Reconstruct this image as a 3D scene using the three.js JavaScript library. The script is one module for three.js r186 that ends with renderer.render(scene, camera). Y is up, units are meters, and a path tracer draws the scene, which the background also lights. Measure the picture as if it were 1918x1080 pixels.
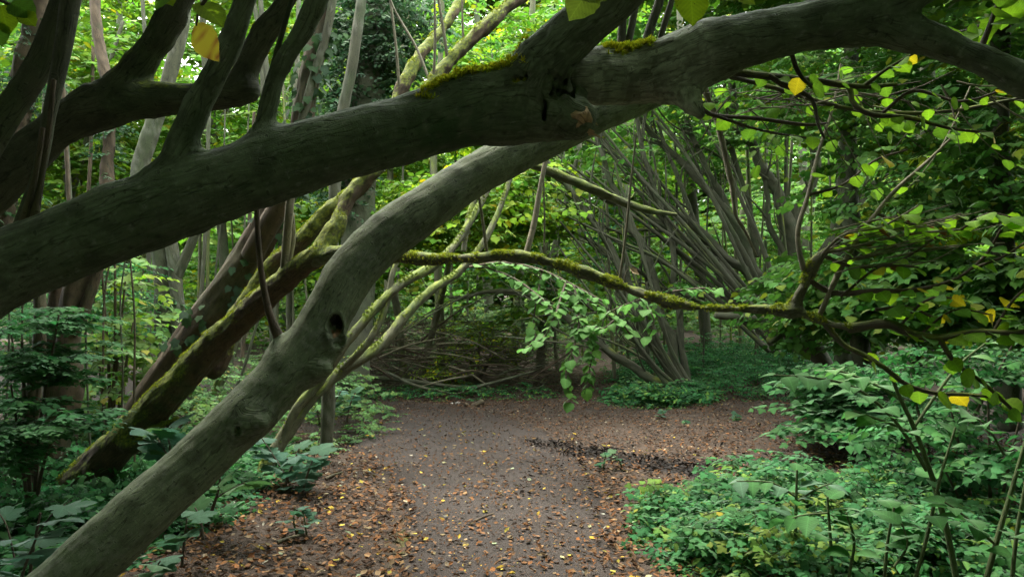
import * as THREE from 'three';
import { mergeGeometries } from 'three/addons/utils/BufferGeometryUtils.js';

// ---------------------------------------------------------------- camera, sky, sun, exposure
const scene = new THREE.Scene();
const camera = new THREE.PerspectiveCamera(43, 1918 / 1080, 0.05, 400);
camera.position.set(0, 1.6, 0);
camera.lookAt(0, 1.6, -10);
const renderer = new THREE.WebGLRenderer({ antialias: true });
renderer.toneMapping = THREE.LinearToneMapping;
renderer.toneMappingExposure = 8.2;
renderer.shadowMap.enabled = true;
{
  const w = 64, h = 32, a = new Float32Array(w * h * 4);      // an even overcast: about three times as bright overhead as at the horizon
  for (let j = 0; j < h; j++) {
    const up = Math.max(0, Math.sin(((j + 0.5) / h - 0.5) * Math.PI)), l = 0.5 * (1 + 2 * up);
    for (let i = 0; i < w; i++) a.set([0.98 * l, 1.0 * l, 0.99 * l, 1], (j * w + i) * 4);
  }
  const sky = new THREE.DataTexture(a, w, h, THREE.RGBAFormat, THREE.FloatType);
  sky.mapping = THREE.EquirectangularReflectionMapping; sky.magFilter = THREE.LinearFilter; sky.needsUpdate = true;
  scene.background = sky; scene.environment = sky;
}
const sun = new THREE.DirectionalLight(0xfff4e2, 1.2);        // the veiled sun, ahead of the camera
sun.name = 'sun'; sun.position.set(-8, 26, -18); sun.target.position.set(0, 0, -8);
sun.castShadow = true; sun.shadow.radius = 40;
Object.assign(sun.shadow.camera, { left: -30, right: 30, top: 30, bottom: -30, near: 0.5, far: 90 });
scene.add(sun, sun.target);

// ---------------------------------------------------------------- helpers
const V = (x, y, z) => new THREE.Vector3(x, y, z);
const UP = V(0, 1, 0);
function rng(seed) { let s = seed | 0; return () => { s = (s + 0x6d2b79f5) | 0; let t = Math.imul(s ^ (s >>> 15), 1 | s); t = (t + Math.imul(t ^ (t >>> 7), 61 | t)) ^ t; return ((t ^ (t >>> 14)) >>> 0) / 4294967296; }; }
const FOC = 1370, at = (px, py, d) => V((px - 959) / FOC * d, 1.6 - (py - 540) / FOC * d, -d);   // a place in the wood from a direction and a distance in metres
const clamp = (x, a = 0, b = 1) => Math.min(b, Math.max(a, x)), lerp = (a, b, t) => a + (b - a) * t;
const smooth = (a, b, x) => { const t = clamp((x - a) / (b - a)); return t * t * (3 - 2 * t); };
const mix3 = (a, b, t) => [lerp(a[0], b[0], t), lerp(a[1], b[1], t), lerp(a[2], b[2], t)];
const PERM = new Uint8Array(512); { const r = rng(77), p = [...Array(256).keys()]; for (let i = 255; i > 0; i--) { const j = Math.floor(r() * (i + 1)); [p[i], p[j]] = [p[j], p[i]]; } for (let i = 0; i < 512; i++) PERM[i] = p[i & 255]; }
function grad(h, x, y, z) { h &= 15; const u = h < 8 ? x : y, v = h < 4 ? y : h === 12 || h === 14 ? x : z; return (h & 1 ? -u : u) + (h & 2 ? -v : v); }
function noise(x, y, z) {
  const fx = Math.floor(x), fy = Math.floor(y), fz = Math.floor(z), X = fx & 255, Y = fy & 255, Z = fz & 255; x -= fx; y -= fy; z -= fz;
  const u = x * x * x * (x * (x * 6 - 15) + 10), v = y * y * y * (y * (y * 6 - 15) + 10), w = z * z * z * (z * (z * 6 - 15) + 10);
  const A = PERM[X] + Y, AA = PERM[A] + Z, AB = PERM[A + 1] + Z, B = PERM[X + 1] + Y, BA = PERM[B] + Z, BB = PERM[B + 1] + Z;
  return lerp(lerp(lerp(grad(PERM[AA], x, y, z), grad(PERM[BA], x - 1, y, z), u), lerp(grad(PERM[AB], x, y - 1, z), grad(PERM[BB], x - 1, y - 1, z), u), v),
    lerp(lerp(grad(PERM[AA + 1], x, y, z - 1), grad(PERM[BA + 1], x - 1, y, z - 1), u), lerp(grad(PERM[AB + 1], x, y - 1, z - 1), grad(PERM[BB + 1], x - 1, y - 1, z - 1), u), v), w);
}
const fbm = (x, y, z) => noise(x, y, z) * 0.55 + noise(x * 2.1 + 7, y * 2.1, z * 2.1) * 0.28 + noise(x * 4.3, y * 4.3 + 3, z * 4.3) * 0.17;

const taken = {};
function numbered(n) { const k = taken[n] = (taken[n] ?? -1) + 1; return k ? n + '_' + String(k).padStart(3, '0') : n; }
function tag(o, label, category, group) { o.userData = { label, category }; if (group) o.userData.group = group; return o; }
function thing(name, label, category, group) { const o = new THREE.Group(); o.name = numbered(name); scene.add(o); return tag(o, label, category, group); }
function obj(name, geo, mat, parent = scene) { const m = new THREE.Mesh(geo, mat); m.name = parent === scene ? numbered(name) : name; m.castShadow = m.receiveShadow = true; parent.add(m); return m; }
function inst(name, geo, mat, list, parent = scene, stuff = true) {      // list of [Matrix4, [r, g, b]]
  const m = new THREE.InstancedMesh(geo, mat, list.length), c = new THREE.Color();
  list.forEach(([mm, col], i) => { m.setMatrixAt(i, mm); m.setColorAt(i, c.setRGB(col[0], col[1], col[2])); });
  m.name = parent === scene ? numbered(name) : name; m.castShadow = m.receiveShadow = true; parent.add(m);
  if (stuff) m.userData.kind = 'stuff';
  return m;
}
function pose(pos, dir, up, s) {          // leaf length along dir, its upper face towards up
  const z = dir.clone().normalize(), x = up.clone().cross(z); if (x.lengthSq() < 1e-6) x.set(1, 0, 0); x.normalize();
  const y = z.clone().cross(x); return new THREE.Matrix4().makeBasis(x.multiplyScalar(s), y.multiplyScalar(s), z.multiplyScalar(s)).setPosition(pos);
}
const vary = (c, r, amp = 0.35) => { const k = 1 - amp + 2 * amp * r(), j = (r() - 0.5) * 0.3; return [c[0] * k * (1 + j), c[1] * k, c[2] * k * (1 - j)]; };

// ---------------------------------------------------------------- materials
const barkTex = (() => {        // half a metre of bark: long cracks, fine grain, small scars and crusts; mirrored at its edges
  const n = 1024, a = new Uint8Array(n * n * 4), h = new Uint8Array(n * n * 4), r = rng(23), scars = [...Array(70)].map(() => [r() * n, r() * n, 4 + 10 * r(), r()]);
  for (let y = 0; y < n; y++) for (let x = 0; x < n; x++) {
    const u = x / n, v = y / n, wx = u + 0.012 * noise(u * 14, v * 9, 1), crack = Math.abs(noise(wx * 46, v * 6.5, 3)), c2 = Math.abs(noise(wx * 95 + 7, v * 15, 5)), plate = noise(u * 20, v * 5, 8), grain = noise(u * 210, v * 120, 2), spot = noise(u * 42, v * 42, 11) + 0.35 * noise(u * 120, v * 120, 4);
    const open = smooth(0.16, 0.0, crack) * smooth(-0.25, 0.3, plate), fine = smooth(0.13, 0.0, c2) * 0.55, crust = smooth(0.46, 0.54, spot);
    a.set([(0.8 - 0.45 * open - 0.25 * fine + 0.1 * grain + 0.16 * plate + 0.2 * crust) * 255, (0.8 - 0.45 * open - 0.25 * fine + 0.1 * grain + 0.16 * plate + 0.22 * crust) * 255, (0.78 - 0.43 * open - 0.22 * fine + 0.1 * grain + 0.15 * plate + 0.2 * crust) * 255, 255].map((q) => clamp(q, 0, 255)), (y * n + x) * 4);
    const e = clamp(0.6 - 0.5 * open - 0.25 * fine + 0.1 * grain + 0.15 * plate + 0.12 * crust) * 255; h.set([e, e, e, 255], (y * n + x) * 4);
  }
  for (const [sx, sy, s, k] of scars) for (let j = -s * 2; j <= s * 2; j++) for (let i = -s * 3; i <= s * 3; i++) { const x = Math.floor(sx + i), y = Math.floor(sy + j); if (x < 0 || y < 0 || x >= n || y >= n) continue; const d = Math.hypot(i / 2.2, j) / s; if (d > 1) continue; const o = (y * n + x) * 4, m = d > 0.6 ? 1.12 : 0.62 + 0.2 * k; for (let c = 0; c < 3; c++) { a[o + c] = Math.min(255, a[o + c] * m); h[o + c] = Math.min(255, h[o + c] * (d > 0.6 ? 1.25 : 0.6)); } }
  return [a, h].map((d) => { const t = new THREE.DataTexture(d, n, n); t.wrapS = t.wrapT = THREE.MirroredRepeatWrapping; t.magFilter = THREE.LinearFilter; t.repeat.set(2, 2); t.needsUpdate = true; return t; });
})();
const barkMat = new THREE.MeshStandardMaterial({ vertexColors: true, map: barkTex[0], bumpMap: barkTex[1], bumpScale: 0.004, roughness: 0.88 });
const barkUv = (ax, ay, az, d, s, r) => { const l = Math.hypot(ax, ay, az) || 1, k = d.y, ux = -d.x * k, uy = 1 - d.y * k, uz = -d.z * k, m = Math.hypot(ux, uy, uz) || 1; return [Math.acos(clamp((ax * ux + ay * uy + az * uz) / (l * m), -1, 1)) * Math.max(r, 0.02), s]; };   // metres round from the upper side, metres along
const veins = (() => {      // the net of veins and a few specks of a hazel leaf, seen from above
  const n = 256, a = new Uint8Array(n * n * 4), r = rng(19), sp = [...Array(26)].map(() => [r(), r(), 0.008 + 0.02 * r() * r()]);
  for (let y = 0; y < n; y++) for (let x = 0; x < n; x++) {
    const u = Math.abs(x / n - 0.5) * 2, v = y / n, s = (v - u * 0.42) * 9, f = Math.abs(s - Math.round(s)), fine = noise(x * 0.16, y * 0.16, 2); let k = 0.8 + 0.2 * smooth(0.1, 0.0, f) + 0.2 * smooth(0.05, 0.01, u) + 0.09 * fine - 0.06 * smooth(0.3, 0.5, f), g = 1;
    for (const q of sp) if (Math.hypot(x / n - q[0], v - q[1]) < q[2]) { k *= 0.55; g = 0.75; }
    a.set([clamp(k) * 255, clamp(k * g) * 255, clamp(k * g * 0.9) * 255, 255], (y * n + x) * 4);
  }
  const t = new THREE.DataTexture(a, n, n); t.magFilter = THREE.LinearFilter; t.needsUpdate = true; return t;
})();
const leafMat = new THREE.MeshPhysicalMaterial({ vertexColors: true, roughness: 0.92, transmission: 0.55, thickness: 0, side: THREE.DoubleSide, clearcoat: 0.06, clearcoatRoughness: 0.4, specularIntensity: 0.25 });
const dullLeafMat = new THREE.MeshPhysicalMaterial({ vertexColors: true, roughness: 0.9, transmission: 0.12, thickness: 0, side: THREE.DoubleSide, specularIntensity: 0.3 });
const mossMat = new THREE.MeshPhysicalMaterial({ vertexColors: true, roughness: 0.97, transmission: 0.35, thickness: 0, side: THREE.DoubleSide, specularIntensity: 0.1 });
const litMat = leafMat.clone(); litMat.transmission = 0.65;  // brighter leaves: backlight put into their tone and extra transmission
const litTone = (c) => { const m = litMat.clone(); m.map = veins; m.color.setRGB(...c.map((v) => v * 1.15)); return m; };
const leafTone = (c, dull) => { const m = (dull ? dullLeafMat : leafMat).clone(); m.map = veins; m.color.setRGB(...c.map((v) => v * 1.15)); return m; };
const YG = [0.17, 0.27, 0.008], GR = [0.075, 0.175, 0.016], TEAL = [0.036, 0.15, 0.055], DK = [0.04, 0.09, 0.03], YEL = [0.5, 0.42, 0.015], IVY = [0.035, 0.085, 0.03];

// ---------------------------------------------------------------- limbs: swept tubes with bark relief and colour per vertex
function resample(pts, step) {            // pts: [Vector3, radius] -> evenly spaced on a Catmull-Rom curve
  const curve = new THREE.CatmullRomCurve3(pts.map((p) => p[0]), false, 'centripetal'), len = curve.getLength(), n = Math.max(3, Math.ceil(len / step)), out = [];
  const along = [0]; curve.arcLengthDivisions = 200;
  const cum = curve.getLengths(200), knot = pts.map((_, i) => cum[Math.round(i / (pts.length - 1) * 200)]);
  for (let i = 0; i <= n; i++) {
    const s = len * i / n; let k = 0; while (k < pts.length - 2 && knot[k + 1] < s) k++;
    const t = clamp((s - knot[k]) / Math.max(1e-6, knot[k + 1] - knot[k]));
    out.push({ p: curve.getPointAt(i / n), r: lerp(pts[k][1], pts[k + 1][1], t), s });
  }
  return out;
}
function tube(pts, { step = 0.05, seg = 10, bump = 0.06, freq = 7, color, cap = true } = {}) {
  const path = resample(pts, step), n = path.length, pos = [], col = [], idx = [], uv = [];
  let prev = null;
  const frames = path.map((q, i) => {
    const t = path[Math.min(i + 1, n - 1)].p.clone().sub(path[Math.max(i - 1, 0)].p).normalize();
    let x = prev ? prev.clone().addScaledVector(t, -prev.dot(t)) : V(0.31, 0.2, 1).addScaledVector(t, -V(0.31, 0.2, 1).dot(t)); x.normalize(); prev = x;
    return { t, x, y: t.clone().cross(x) };
  });
  const o = new THREE.Vector3(), nn = new THREE.Vector3();
  const ring = (i, shrink, shift) => {
    const q = path[i], f = frames[i];
    for (let j = 0; j < seg; j++) {
      const a = j / seg * 2 * Math.PI; nn.copy(f.x).multiplyScalar(Math.cos(a)).addScaledVector(f.y, Math.sin(a));
      const k = freq / Math.max(q.r, 0.012) * 0.12, b = bump * q.r * (noise(nn.x * freq * 0.5 + 9, nn.y * freq * 0.5 + q.s * k * 0.5, nn.z * freq * 0.5) + 0.9 * noise(nn.x * 1.3, nn.y * 1.3 + q.s * 2.2 / (q.r * 8 + 0.2), nn.z * 1.3 + 5));
      o.copy(q.p).addScaledVector(nn, (q.r + b) * shrink).addScaledVector(f.t, shift * q.r); pos.push(o.x, o.y, o.z);
      col.push(...color(o, nn, nn.x * q.r, nn.y * q.r, nn.z * q.r, q.s, q.r)); uv.push(...barkUv(nn.x, nn.y, nn.z, f.t, q.s, q.r));
    }
  };
  let rings = 0;
  if (cap) { ring(0, 0.02, -0.4); ring(0, 0.7, -0.25); rings += 2; }
  for (let i = 0; i < n; i++) { ring(i, 1, 0); rings++; }
  if (cap) { ring(n - 1, 0.7, 0.25); ring(n - 1, 0.02, 0.4); rings += 2; }
  for (let i = 0; i < rings - 1; i++) for (let j = 0; j < seg; j++) { const a = i * seg + j, b = i * seg + (j + 1) % seg; idx.push(a, b, a + seg, b, b + seg, a + seg); }
  const g = new THREE.BufferGeometry(); g.setAttribute('position', new THREE.Float32BufferAttribute(pos, 3)); g.setAttribute('color', new THREE.Float32BufferAttribute(col, 3)); g.setAttribute('uv', new THREE.Float32BufferAttribute(uv, 2)); g.setIndex(idx); g.computeVertexNormals(); return g;
}
// pixel-direction shorthand: [px, py, distance, radius in px at that distance]
const px = (list) => list.map(([x, y, d, r]) => [at(x, y, d), r * d / FOC]);

// bark colours: base, dark furrow, moss, lichen amounts
function bark({ base, dark, moss = 0, mossCol = [0.13, 0.17, 0.02], lichen = 0, lichenCol = [0.3, 0.31, 0.26], algae = 0, f = 14, stretch = 0.25, furrow = 0.6, dots = 0, off = 0 }) {
  return (p, n, ax, ay, az, s, r) => {
    const k = f / 0.1, q = s * k * stretch * 0.3;
    const fine = noise(ax * k + q * 0.3 + off, ay * k + q, az * k - q * 0.4), mid = noise(p.x * 9 + off, p.y * 9, p.z * 9), big = noise(p.x * 2.7 + 3, p.y * 2.7 + off, p.z * 2.7), grain = noise(p.x * 70, p.y * 70, p.z * 70);
    let c = mix3(base, dark, clamp(smooth(0.0, 0.45, Math.abs(fine)) * -furrow + furrow * 0.75 + mid * 0.35 + grain * 0.18));
    if (algae) c = mix3(c, [0.055, 0.105, 0.035], clamp(algae * smooth(-0.1, 0.45, big + mid * 0.5)));  // algae film, strengthened to carry the green cast of the shadows
    if (lichen) c = mix3(c, lichenCol, clamp(lichen * smooth(0.16, 0.3, noise(p.x * 48 + 5, p.y * 48, p.z * 48 + off) * 0.8 + 0.35 * mid + 0.3 * big)));
    if (dots) c = mix3(c, lichenCol, clamp(dots * smooth(0.5, 0.56, noise(p.x * 55 + 15, p.y * 55, p.z * 55 + off))));
    c = mix3(c, dark, clamp(0.55 * smooth(0.12, 0.4, noise(p.x * 17 + 3, p.y * 17 + off, p.z * 17) * 0.8 + grain * 0.3)));
    if (moss) { const m = smooth(0.5, 0.95, n.y * 0.75 + moss + (mid * 0.5 + big * 0.7 + grain * 0.25)); c = mix3(c, [mossCol[0] * (1 + grain * 0.9), mossCol[1] * (1 + grain * 0.7), mossCol[2]], m); }
    const v = 1 + 0.25 * grain; return [c[0] * v, c[1] * v, c[2] * v];
  };
}
const B = {
  near: bark({ base: [0.165, 0.208, 0.124], dark: [0.042, 0.055, 0.032], algae: 0.4, lichen: 0.1, f: 6, furrow: 0.7, stretch: 0.22, dots: 0.45, lichenCol: [0.3, 0.33, 0.25] }),
  pale: bark({ base: [0.22, 0.268, 0.162], dark: [0.06, 0.075, 0.042], algae: 0.35, lichen: 0.35, f: 6, furrow: 0.5, stretch: 0.22, dots: 0.35, off: 11 }),
  mossy: bark({ base: [0.105, 0.072, 0.04], dark: [0.03, 0.022, 0.014], moss: 0.68, algae: 0.5, f: 8, off: 3, mossCol: [0.16, 0.2, 0.025] }),
  mossyPale: bark({ base: [0.14, 0.145, 0.08], dark: [0.045, 0.05, 0.026], moss: 0.42, algae: 0.45, lichen: 0.2, f: 8, off: 21, mossCol: [0.15, 0.2, 0.035] }),
  brown: bark({ base: [0.13, 0.095, 0.058], dark: [0.04, 0.029, 0.018], algae: 0.3, f: 7, off: 31, furrow: 0.8 }),
  section: bark({ base: [0.42, 0.47, 0.335], dark: [0.13, 0.14, 0.095], algae: 0.3, f: 5, furrow: 1.0, stretch: 0.2, dots: 0.3, off: 15 }),  // pale bark, lightened further in place of light falling there
  grey: bark({ base: [0.105, 0.112, 0.066], dark: [0.04, 0.044, 0.026], algae: 0.4, lichen: 0.35, f: 6, off: 41 }),
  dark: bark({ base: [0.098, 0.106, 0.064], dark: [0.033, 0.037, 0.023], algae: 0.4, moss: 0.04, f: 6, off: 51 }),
  twig: bark({ base: [0.11, 0.085, 0.055], dark: [0.05, 0.04, 0.028], f: 3, off: 61 }),
  paleTwig: bark({ base: [0.27, 0.25, 0.17], dark: [0.13, 0.12, 0.08], f: 3, off: 71 }),
  mossTwig: bark({ base: [0.09, 0.08, 0.05], dark: [0.04, 0.035, 0.022], moss: 0.5, f: 3, off: 81 }),
  green: bark({ base: [0.10, 0.15, 0.05], dark: [0.06, 0.08, 0.03], f: 3, off: 91 }),
};

// ---------------------------------------------------------------- limbs that fork: a smooth union of tapered rods meshed with surface nets
function nets(chains, { cell = 0.008, blend = 0.03, carve = [], relief = () => 0, color }) {
  const bones = [];
  chains.forEach((pts, ci) => { const q = resample(pts, Math.max(0.03, pts[0][1] * 0.9)); for (let i = 0; i < q.length - 1; i++) bones.push({ a: q[i].p, d: q[i + 1].p.clone().sub(q[i].p), ra: q[i].r, rb: q[i + 1].r, s: q[i].s, l: q[i + 1].s - q[i].s, ci }); });
  bones.forEach((b) => { b.dd = b.d.lengthSq(); b.mid = b.a.clone().addScaledVector(b.d, 0.5); b.reach = Math.sqrt(b.dd) / 2 + Math.max(b.ra, b.rb); });
  const lo = V(1e9, 1e9, 1e9), hi = V(-1e9, -1e9, -1e9);
  bones.forEach((b) => { lo.min(b.mid.clone().subScalar(b.reach)); hi.max(b.mid.clone().addScalar(b.reach)); }); lo.subScalar(0.06); hi.addScalar(0.06);
  const S = 24, nx = Math.ceil((hi.x - lo.x) / cell / S) * S + 1, ny = Math.ceil((hi.y - lo.y) / cell / S) * S + 1, nz = Math.ceil((hi.z - lo.z) / cell / S) * S + 1;
  const info = { d: 0, b: null, t: 0 }, best = new Float64Array(chains.length);
  const field = (x, y, z, list, full) => {
    best.fill(9); let nearest = 9;
    for (const b of list) {
      const ex = x - b.a.x, ey = y - b.a.y, ez = z - b.a.z, t = clamp((ex * b.d.x + ey * b.d.y + ez * b.d.z) / b.dd), gx = ex - b.d.x * t, gy = ey - b.d.y * t, gz = ez - b.d.z * t;
      const d = Math.sqrt(gx * gx + gy * gy + gz * gz) - lerp(b.ra, b.rb, t);
      if (d < best[b.ci]) best[b.ci] = d;
      if (d < nearest) { nearest = d; info.b = b; info.t = t; info.x = gx; info.y = gy; info.z = gz; }
    }
    let d = 9; for (let c = 0; c < best.length; c++) { const e = best[c]; if (e > 8) continue; const h = Math.max(blend - Math.abs(d - e), 0) / blend; d = Math.min(d, e) - h * h * blend * 0.25; }
    for (const c of carve) { const ux = (x - c.p.x), uy = (y - c.p.y), uz = (z - c.p.z), e = (Math.sqrt((ux / c.r.x) ** 2 + (uy / c.r.y) ** 2 + (uz / c.r.z) ** 2) - 1 + (c.rough ?? 0) * noise(x * 38, y * 30, z * 20) + (c.rough ?? 0) * 0.5 * noise(x * 90, y * 70, z * 50)) * Math.min(c.r.x, c.r.y, c.r.z); d = Math.max(d, -e); }
    if (Math.abs(d) < 0.05 || full) d += relief(x, y, z, info);
    return d;
  };
  const vid = new Map(), pos = [], edges = [], val = new Float32Array((S + 1) ** 3), key = (i, j, k) => i + nx * (j + ny * k), M = S + 1;
  for (let bk = 0; bk < nz - 1; bk += S) for (let bj = 0; bj < ny - 1; bj += S) for (let bi = 0; bi < nx - 1; bi += S) {
    const cx = lo.x + (bi + S / 2) * cell, cy = lo.y + (bj + S / 2) * cell, cz = lo.z + (bk + S / 2) * cell, half = cell * S * 0.87 + 0.08;
    const list = bones.filter((b) => Math.hypot(cx - b.mid.x, cy - b.mid.y, cz - b.mid.z) < half + b.reach); if (!list.length) continue;
    for (let k = 0, o = 0; k < M; k++) for (let j = 0; j < M; j++) for (let i = 0; i < M; i++, o++) val[o] = field(lo.x + (bi + i) * cell, lo.y + (bj + j) * cell, lo.z + (bk + k) * cell, list);
    for (let k = 0; k < S; k++) for (let j = 0; j < S; j++) for (let i = 0; i < S; i++) {
      const o = i + M * (j + M * k), v0 = val[o], neg = v0 < 0;
      const c = [v0, val[o + 1], val[o + M], val[o + M + 1], val[o + M * M], val[o + M * M + 1], val[o + M * M + M], val[o + M * M + M + 1]];
      let any = false; for (let q = 1; q < 8; q++) if ((c[q] < 0) !== neg) { any = true; break; }
      if (!any) continue;
      let sx = 0, sy = 0, sz = 0, n = 0;
      for (let q = 0; q < 8; q++) for (const ax of [1, 2, 4]) { if (q & ax) continue; const e = c[q], f = c[q | ax]; if ((e < 0) === (f < 0)) continue; const t = e / (e - f); sx += (q & 1) + (ax === 1 ? t : 0); sy += ((q >> 1) & 1) + (ax === 2 ? t : 0); sz += ((q >> 2) & 1) + (ax === 4 ? t : 0); n++; }
      vid.set(key(bi + i, bj + j, bk + k), pos.length / 3); pos.push(lo.x + (bi + i + sx / n) * cell, lo.y + (bj + j + sy / n) * cell, lo.z + (bk + k + sz / n) * cell);
      if ((c[1] < 0) !== neg) edges.push(bi + i, bj + j, bk + k, 0, +neg); if ((c[2] < 0) !== neg) edges.push(bi + i, bj + j, bk + k, 1, +neg); if ((c[4] < 0) !== neg) edges.push(bi + i, bj + j, bk + k, 2, +neg);
    }
  }
  const idx = [];
  for (let e = 0; e < edges.length; e += 5) {
    const i = edges[e], j = edges[e + 1], k = edges[e + 2], ax = edges[e + 3];
    const u = ax === 0 ? [0, 1, 0] : ax === 1 ? [0, 0, 1] : [1, 0, 0], w = ax === 0 ? [0, 0, 1] : ax === 1 ? [1, 0, 0] : [0, 1, 0];
    const g = (a, b) => vid.get(key(i - u[0] * a - w[0] * b, j - u[1] * a - w[1] * b, k - u[2] * a - w[2] * b));
    const q = [g(1, 1), g(0, 1), g(0, 0), g(1, 0)]; if (q.some((v) => v === undefined)) continue;
    if (edges[e + 4]) idx.push(q[0], q[1], q[2], q[0], q[2], q[3]); else idx.push(q[0], q[2], q[1], q[0], q[3], q[2]);
  }
  const g = new THREE.BufferGeometry(); g.setAttribute('position', new THREE.Float32BufferAttribute(pos, 3)); g.setIndex(idx); g.computeVertexNormals();
  const nor = g.attributes.normal, dn = V(0, 0, 0), uv = new Float32Array(pos.length / 3 * 2), col = new Float32Array(pos.length), p = V(0, 0, 0), n = V(0, 0, 0);
  for (let v = 0; v < pos.length / 3; v++) {
    p.fromArray(pos, v * 3); n.fromBufferAttribute(nor, v);
    field(p.x, p.y, p.z, bones.filter((b) => Math.abs(p.x - b.mid.x) < b.reach + 0.08 && Math.abs(p.y - b.mid.y) < b.reach + 0.08 && Math.abs(p.z - b.mid.z) < b.reach + 0.08));
    const b = info.b; col.set(b ? color(p, n, info.x, info.y, info.z, b.s + b.l * info.t, lerp(b.ra, b.rb, info.t), b.ci) : [0.1, 0.1, 0.07], v * 3);
    if (b) uv.set(barkUv(info.x, info.y, info.z, dn.copy(b.d).normalize(), b.s + b.l * info.t + b.ci * 0.37, lerp(b.ra, b.rb, info.t)), v * 2);
  }
  g.setAttribute('uv', new THREE.BufferAttribute(uv, 2));
  g.setAttribute('color', new THREE.BufferAttribute(col, 3)); return g;
}
const barkRelief = (amp, f, wrinkle) => (x, y, z, i) => {
  const s = i.b ? i.b.s + i.b.l * i.t : 0, k = f;
  return -amp * (0.5 - Math.abs(noise(i.x * k + s * 2.2, i.y * k + s * k * 0.09, i.z * k - s * 3)) * 1.6) + amp * 1.6 * noise(x * 14, y * 14, z * 14) - amp * 3.2 * noise(x * 4.5 + 2, y * 4.5, z * 4.5) - wrinkle * Math.max(0, noise(x * 40, y * 40, z * 40));
};

// ---------------------------------------------------------------- leaves
function leafBlade(profile, { fold = 0.12, droop = 0.18, serr = 0, vein = 1.25, stalk = 0.18, wave = 0 } = {}) {     // length 1 along +z, upper face +y
  const n = profile.length - 1, pos = [], col = [], idx = [], y = (t) => -droop * t * t;
  profile.forEach((w, i) => {
    const t = i / n, e = serr * (i % 2 ? 1 : -1) * 0.5, wv = wave * Math.sin(t * 9);
    pos.push(-w - e * (w > 0.02), y(t) + fold * w + wv, t - serr * (i % 2) * 0.4, 0, y(t), t, w + e * (w > 0.02), y(t) + fold * w - wv, t - serr * (i % 2) * 0.4);
    const m = 0.84 + 0.24 * (i % 2); col.push(m, m, m, vein, vein, vein, m, m, m);
  });
  for (let i = 0; i < n; i++) { const a = i * 3; idx.push(a, a + 3, a + 1, a + 1, a + 3, a + 4, a + 1, a + 4, a + 2, a + 2, a + 4, a + 5); }
  if (stalk) { const b = pos.length / 3; pos.push(-0.012, 0, -stalk, 0.012, 0, -stalk, 0.012, 0, 0.02, -0.012, 0, 0.02); for (let i = 0; i < 4; i++) col.push(0.9, 0.8, 0.7); idx.push(b, b + 3, b + 1, b + 1, b + 3, b + 2); }
  const g = new THREE.BufferGeometry(); g.setAttribute('position', new THREE.Float32BufferAttribute(pos, 3)); g.setAttribute('color', new THREE.Float32BufferAttribute(col, 3)); g.setIndex(idx); g.computeVertexNormals(); return leafUv(g);
}
function leafUv(g) { const p = g.attributes.position, uv = new Float32Array(p.count * 2); for (let i = 0; i < p.count; i++) { uv[i * 2] = clamp(0.5 + p.getX(i), 0.01, 0.99); uv[i * 2 + 1] = clamp(p.getZ(i), 0.01, 0.99); } g.setAttribute('uv', new THREE.BufferAttribute(uv, 2)); return g; }
function leafLobed(half, { droop = 0.25, stalk = 0.35, cup = 0.08, heart = [0, 0.3] } = {}) {        // half outline from base to tip, [x, z]
  const out = [...half, ...half.slice(0, -1).reverse().map(([x, z]) => [-x, z])], pos = [], col = [], idx = [];
  const h = (x, z) => -droop * (x * x + (z - 0.3) ** 2) + cup * Math.abs(x);
  pos.push(heart[0], h(...heart), heart[1]); col.push(1.2, 1.2, 1.2);
  out.forEach(([x, z], i) => { pos.push(x, h(x, z), z); const m = i % 2 ? 1.1 : 0.88; col.push(m, m, m); });
  for (let i = 0; i < out.length; i++) idx.push(0, 1 + i, 1 + (i + 1) % out.length);
  const b = pos.length / 3; pos.push(-0.012, 0, -stalk, 0.012, 0, -stalk, 0.012, 0, 0.3, -0.012, 0, 0.3); for (let i = 0; i < 4; i++) col.push(1.1, 0.8, 0.7); idx.push(b, b + 3, b + 1, b + 1, b + 3, b + 2);
  const g = new THREE.BufferGeometry(); g.setAttribute('position', new THREE.Float32BufferAttribute(pos, 3)); g.setAttribute('color', new THREE.Float32BufferAttribute(col, 3)); g.setIndex(idx); g.computeVertexNormals(); return leafUv(g);
}
const LEAF = {
  hazel: [[0.16, 0.33, 0.42, 0.46, 0.47, 0.45, 0.39, 0.29, 0.15, 0.0], { fold: 0.1, droop: 0.2, serr: 0.03 }],
  lime: [[0.16, 0.36, 0.45, 0.47, 0.42, 0.33, 0.22, 0.12, 0.0], { fold: 0.1, droop: 0.26, serr: 0.04 }],
  ovate: [[0.05, 0.2, 0.28, 0.28, 0.22, 0.12, 0.0], { fold: 0.2, droop: 0.15, serr: 0.02, stalk: 0.12 }],
  knot: [[0.12, 0.3, 0.38, 0.39, 0.36, 0.29, 0.2, 0.1, 0.0], { fold: 0.22, droop: 0.22, stalk: 0.14, vein: 1.35 }],
  dry: [[0.06, 0.28, 0.36, 0.36, 0.26, 0.12, 0.0], { fold: 0.35, droop: -0.25, serr: 0.05, wave: 0.05, vein: 0.8 }],
  flat: [[0.08, 0.3, 0.4, 0.4, 0.3, 0.14, 0.0], { fold: 0.06, droop: 0.1, serr: 0.05, wave: 0.04 }],
  curl: [[0.06, 0.22, 0.26, 0.24, 0.18, 0.1, 0.0], { fold: 0.9, droop: -0.5, serr: 0.05, wave: 0.06, vein: 0.7 }],
};
const G = {}; for (const k in LEAF) G[k] = leafBlade(...LEAF[k]);
G.hazelB = leafBlade(LEAF.hazel[0].map((w) => w * 1.12), { fold: 0.05, droop: 0.38, serr: 0.04 });
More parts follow.
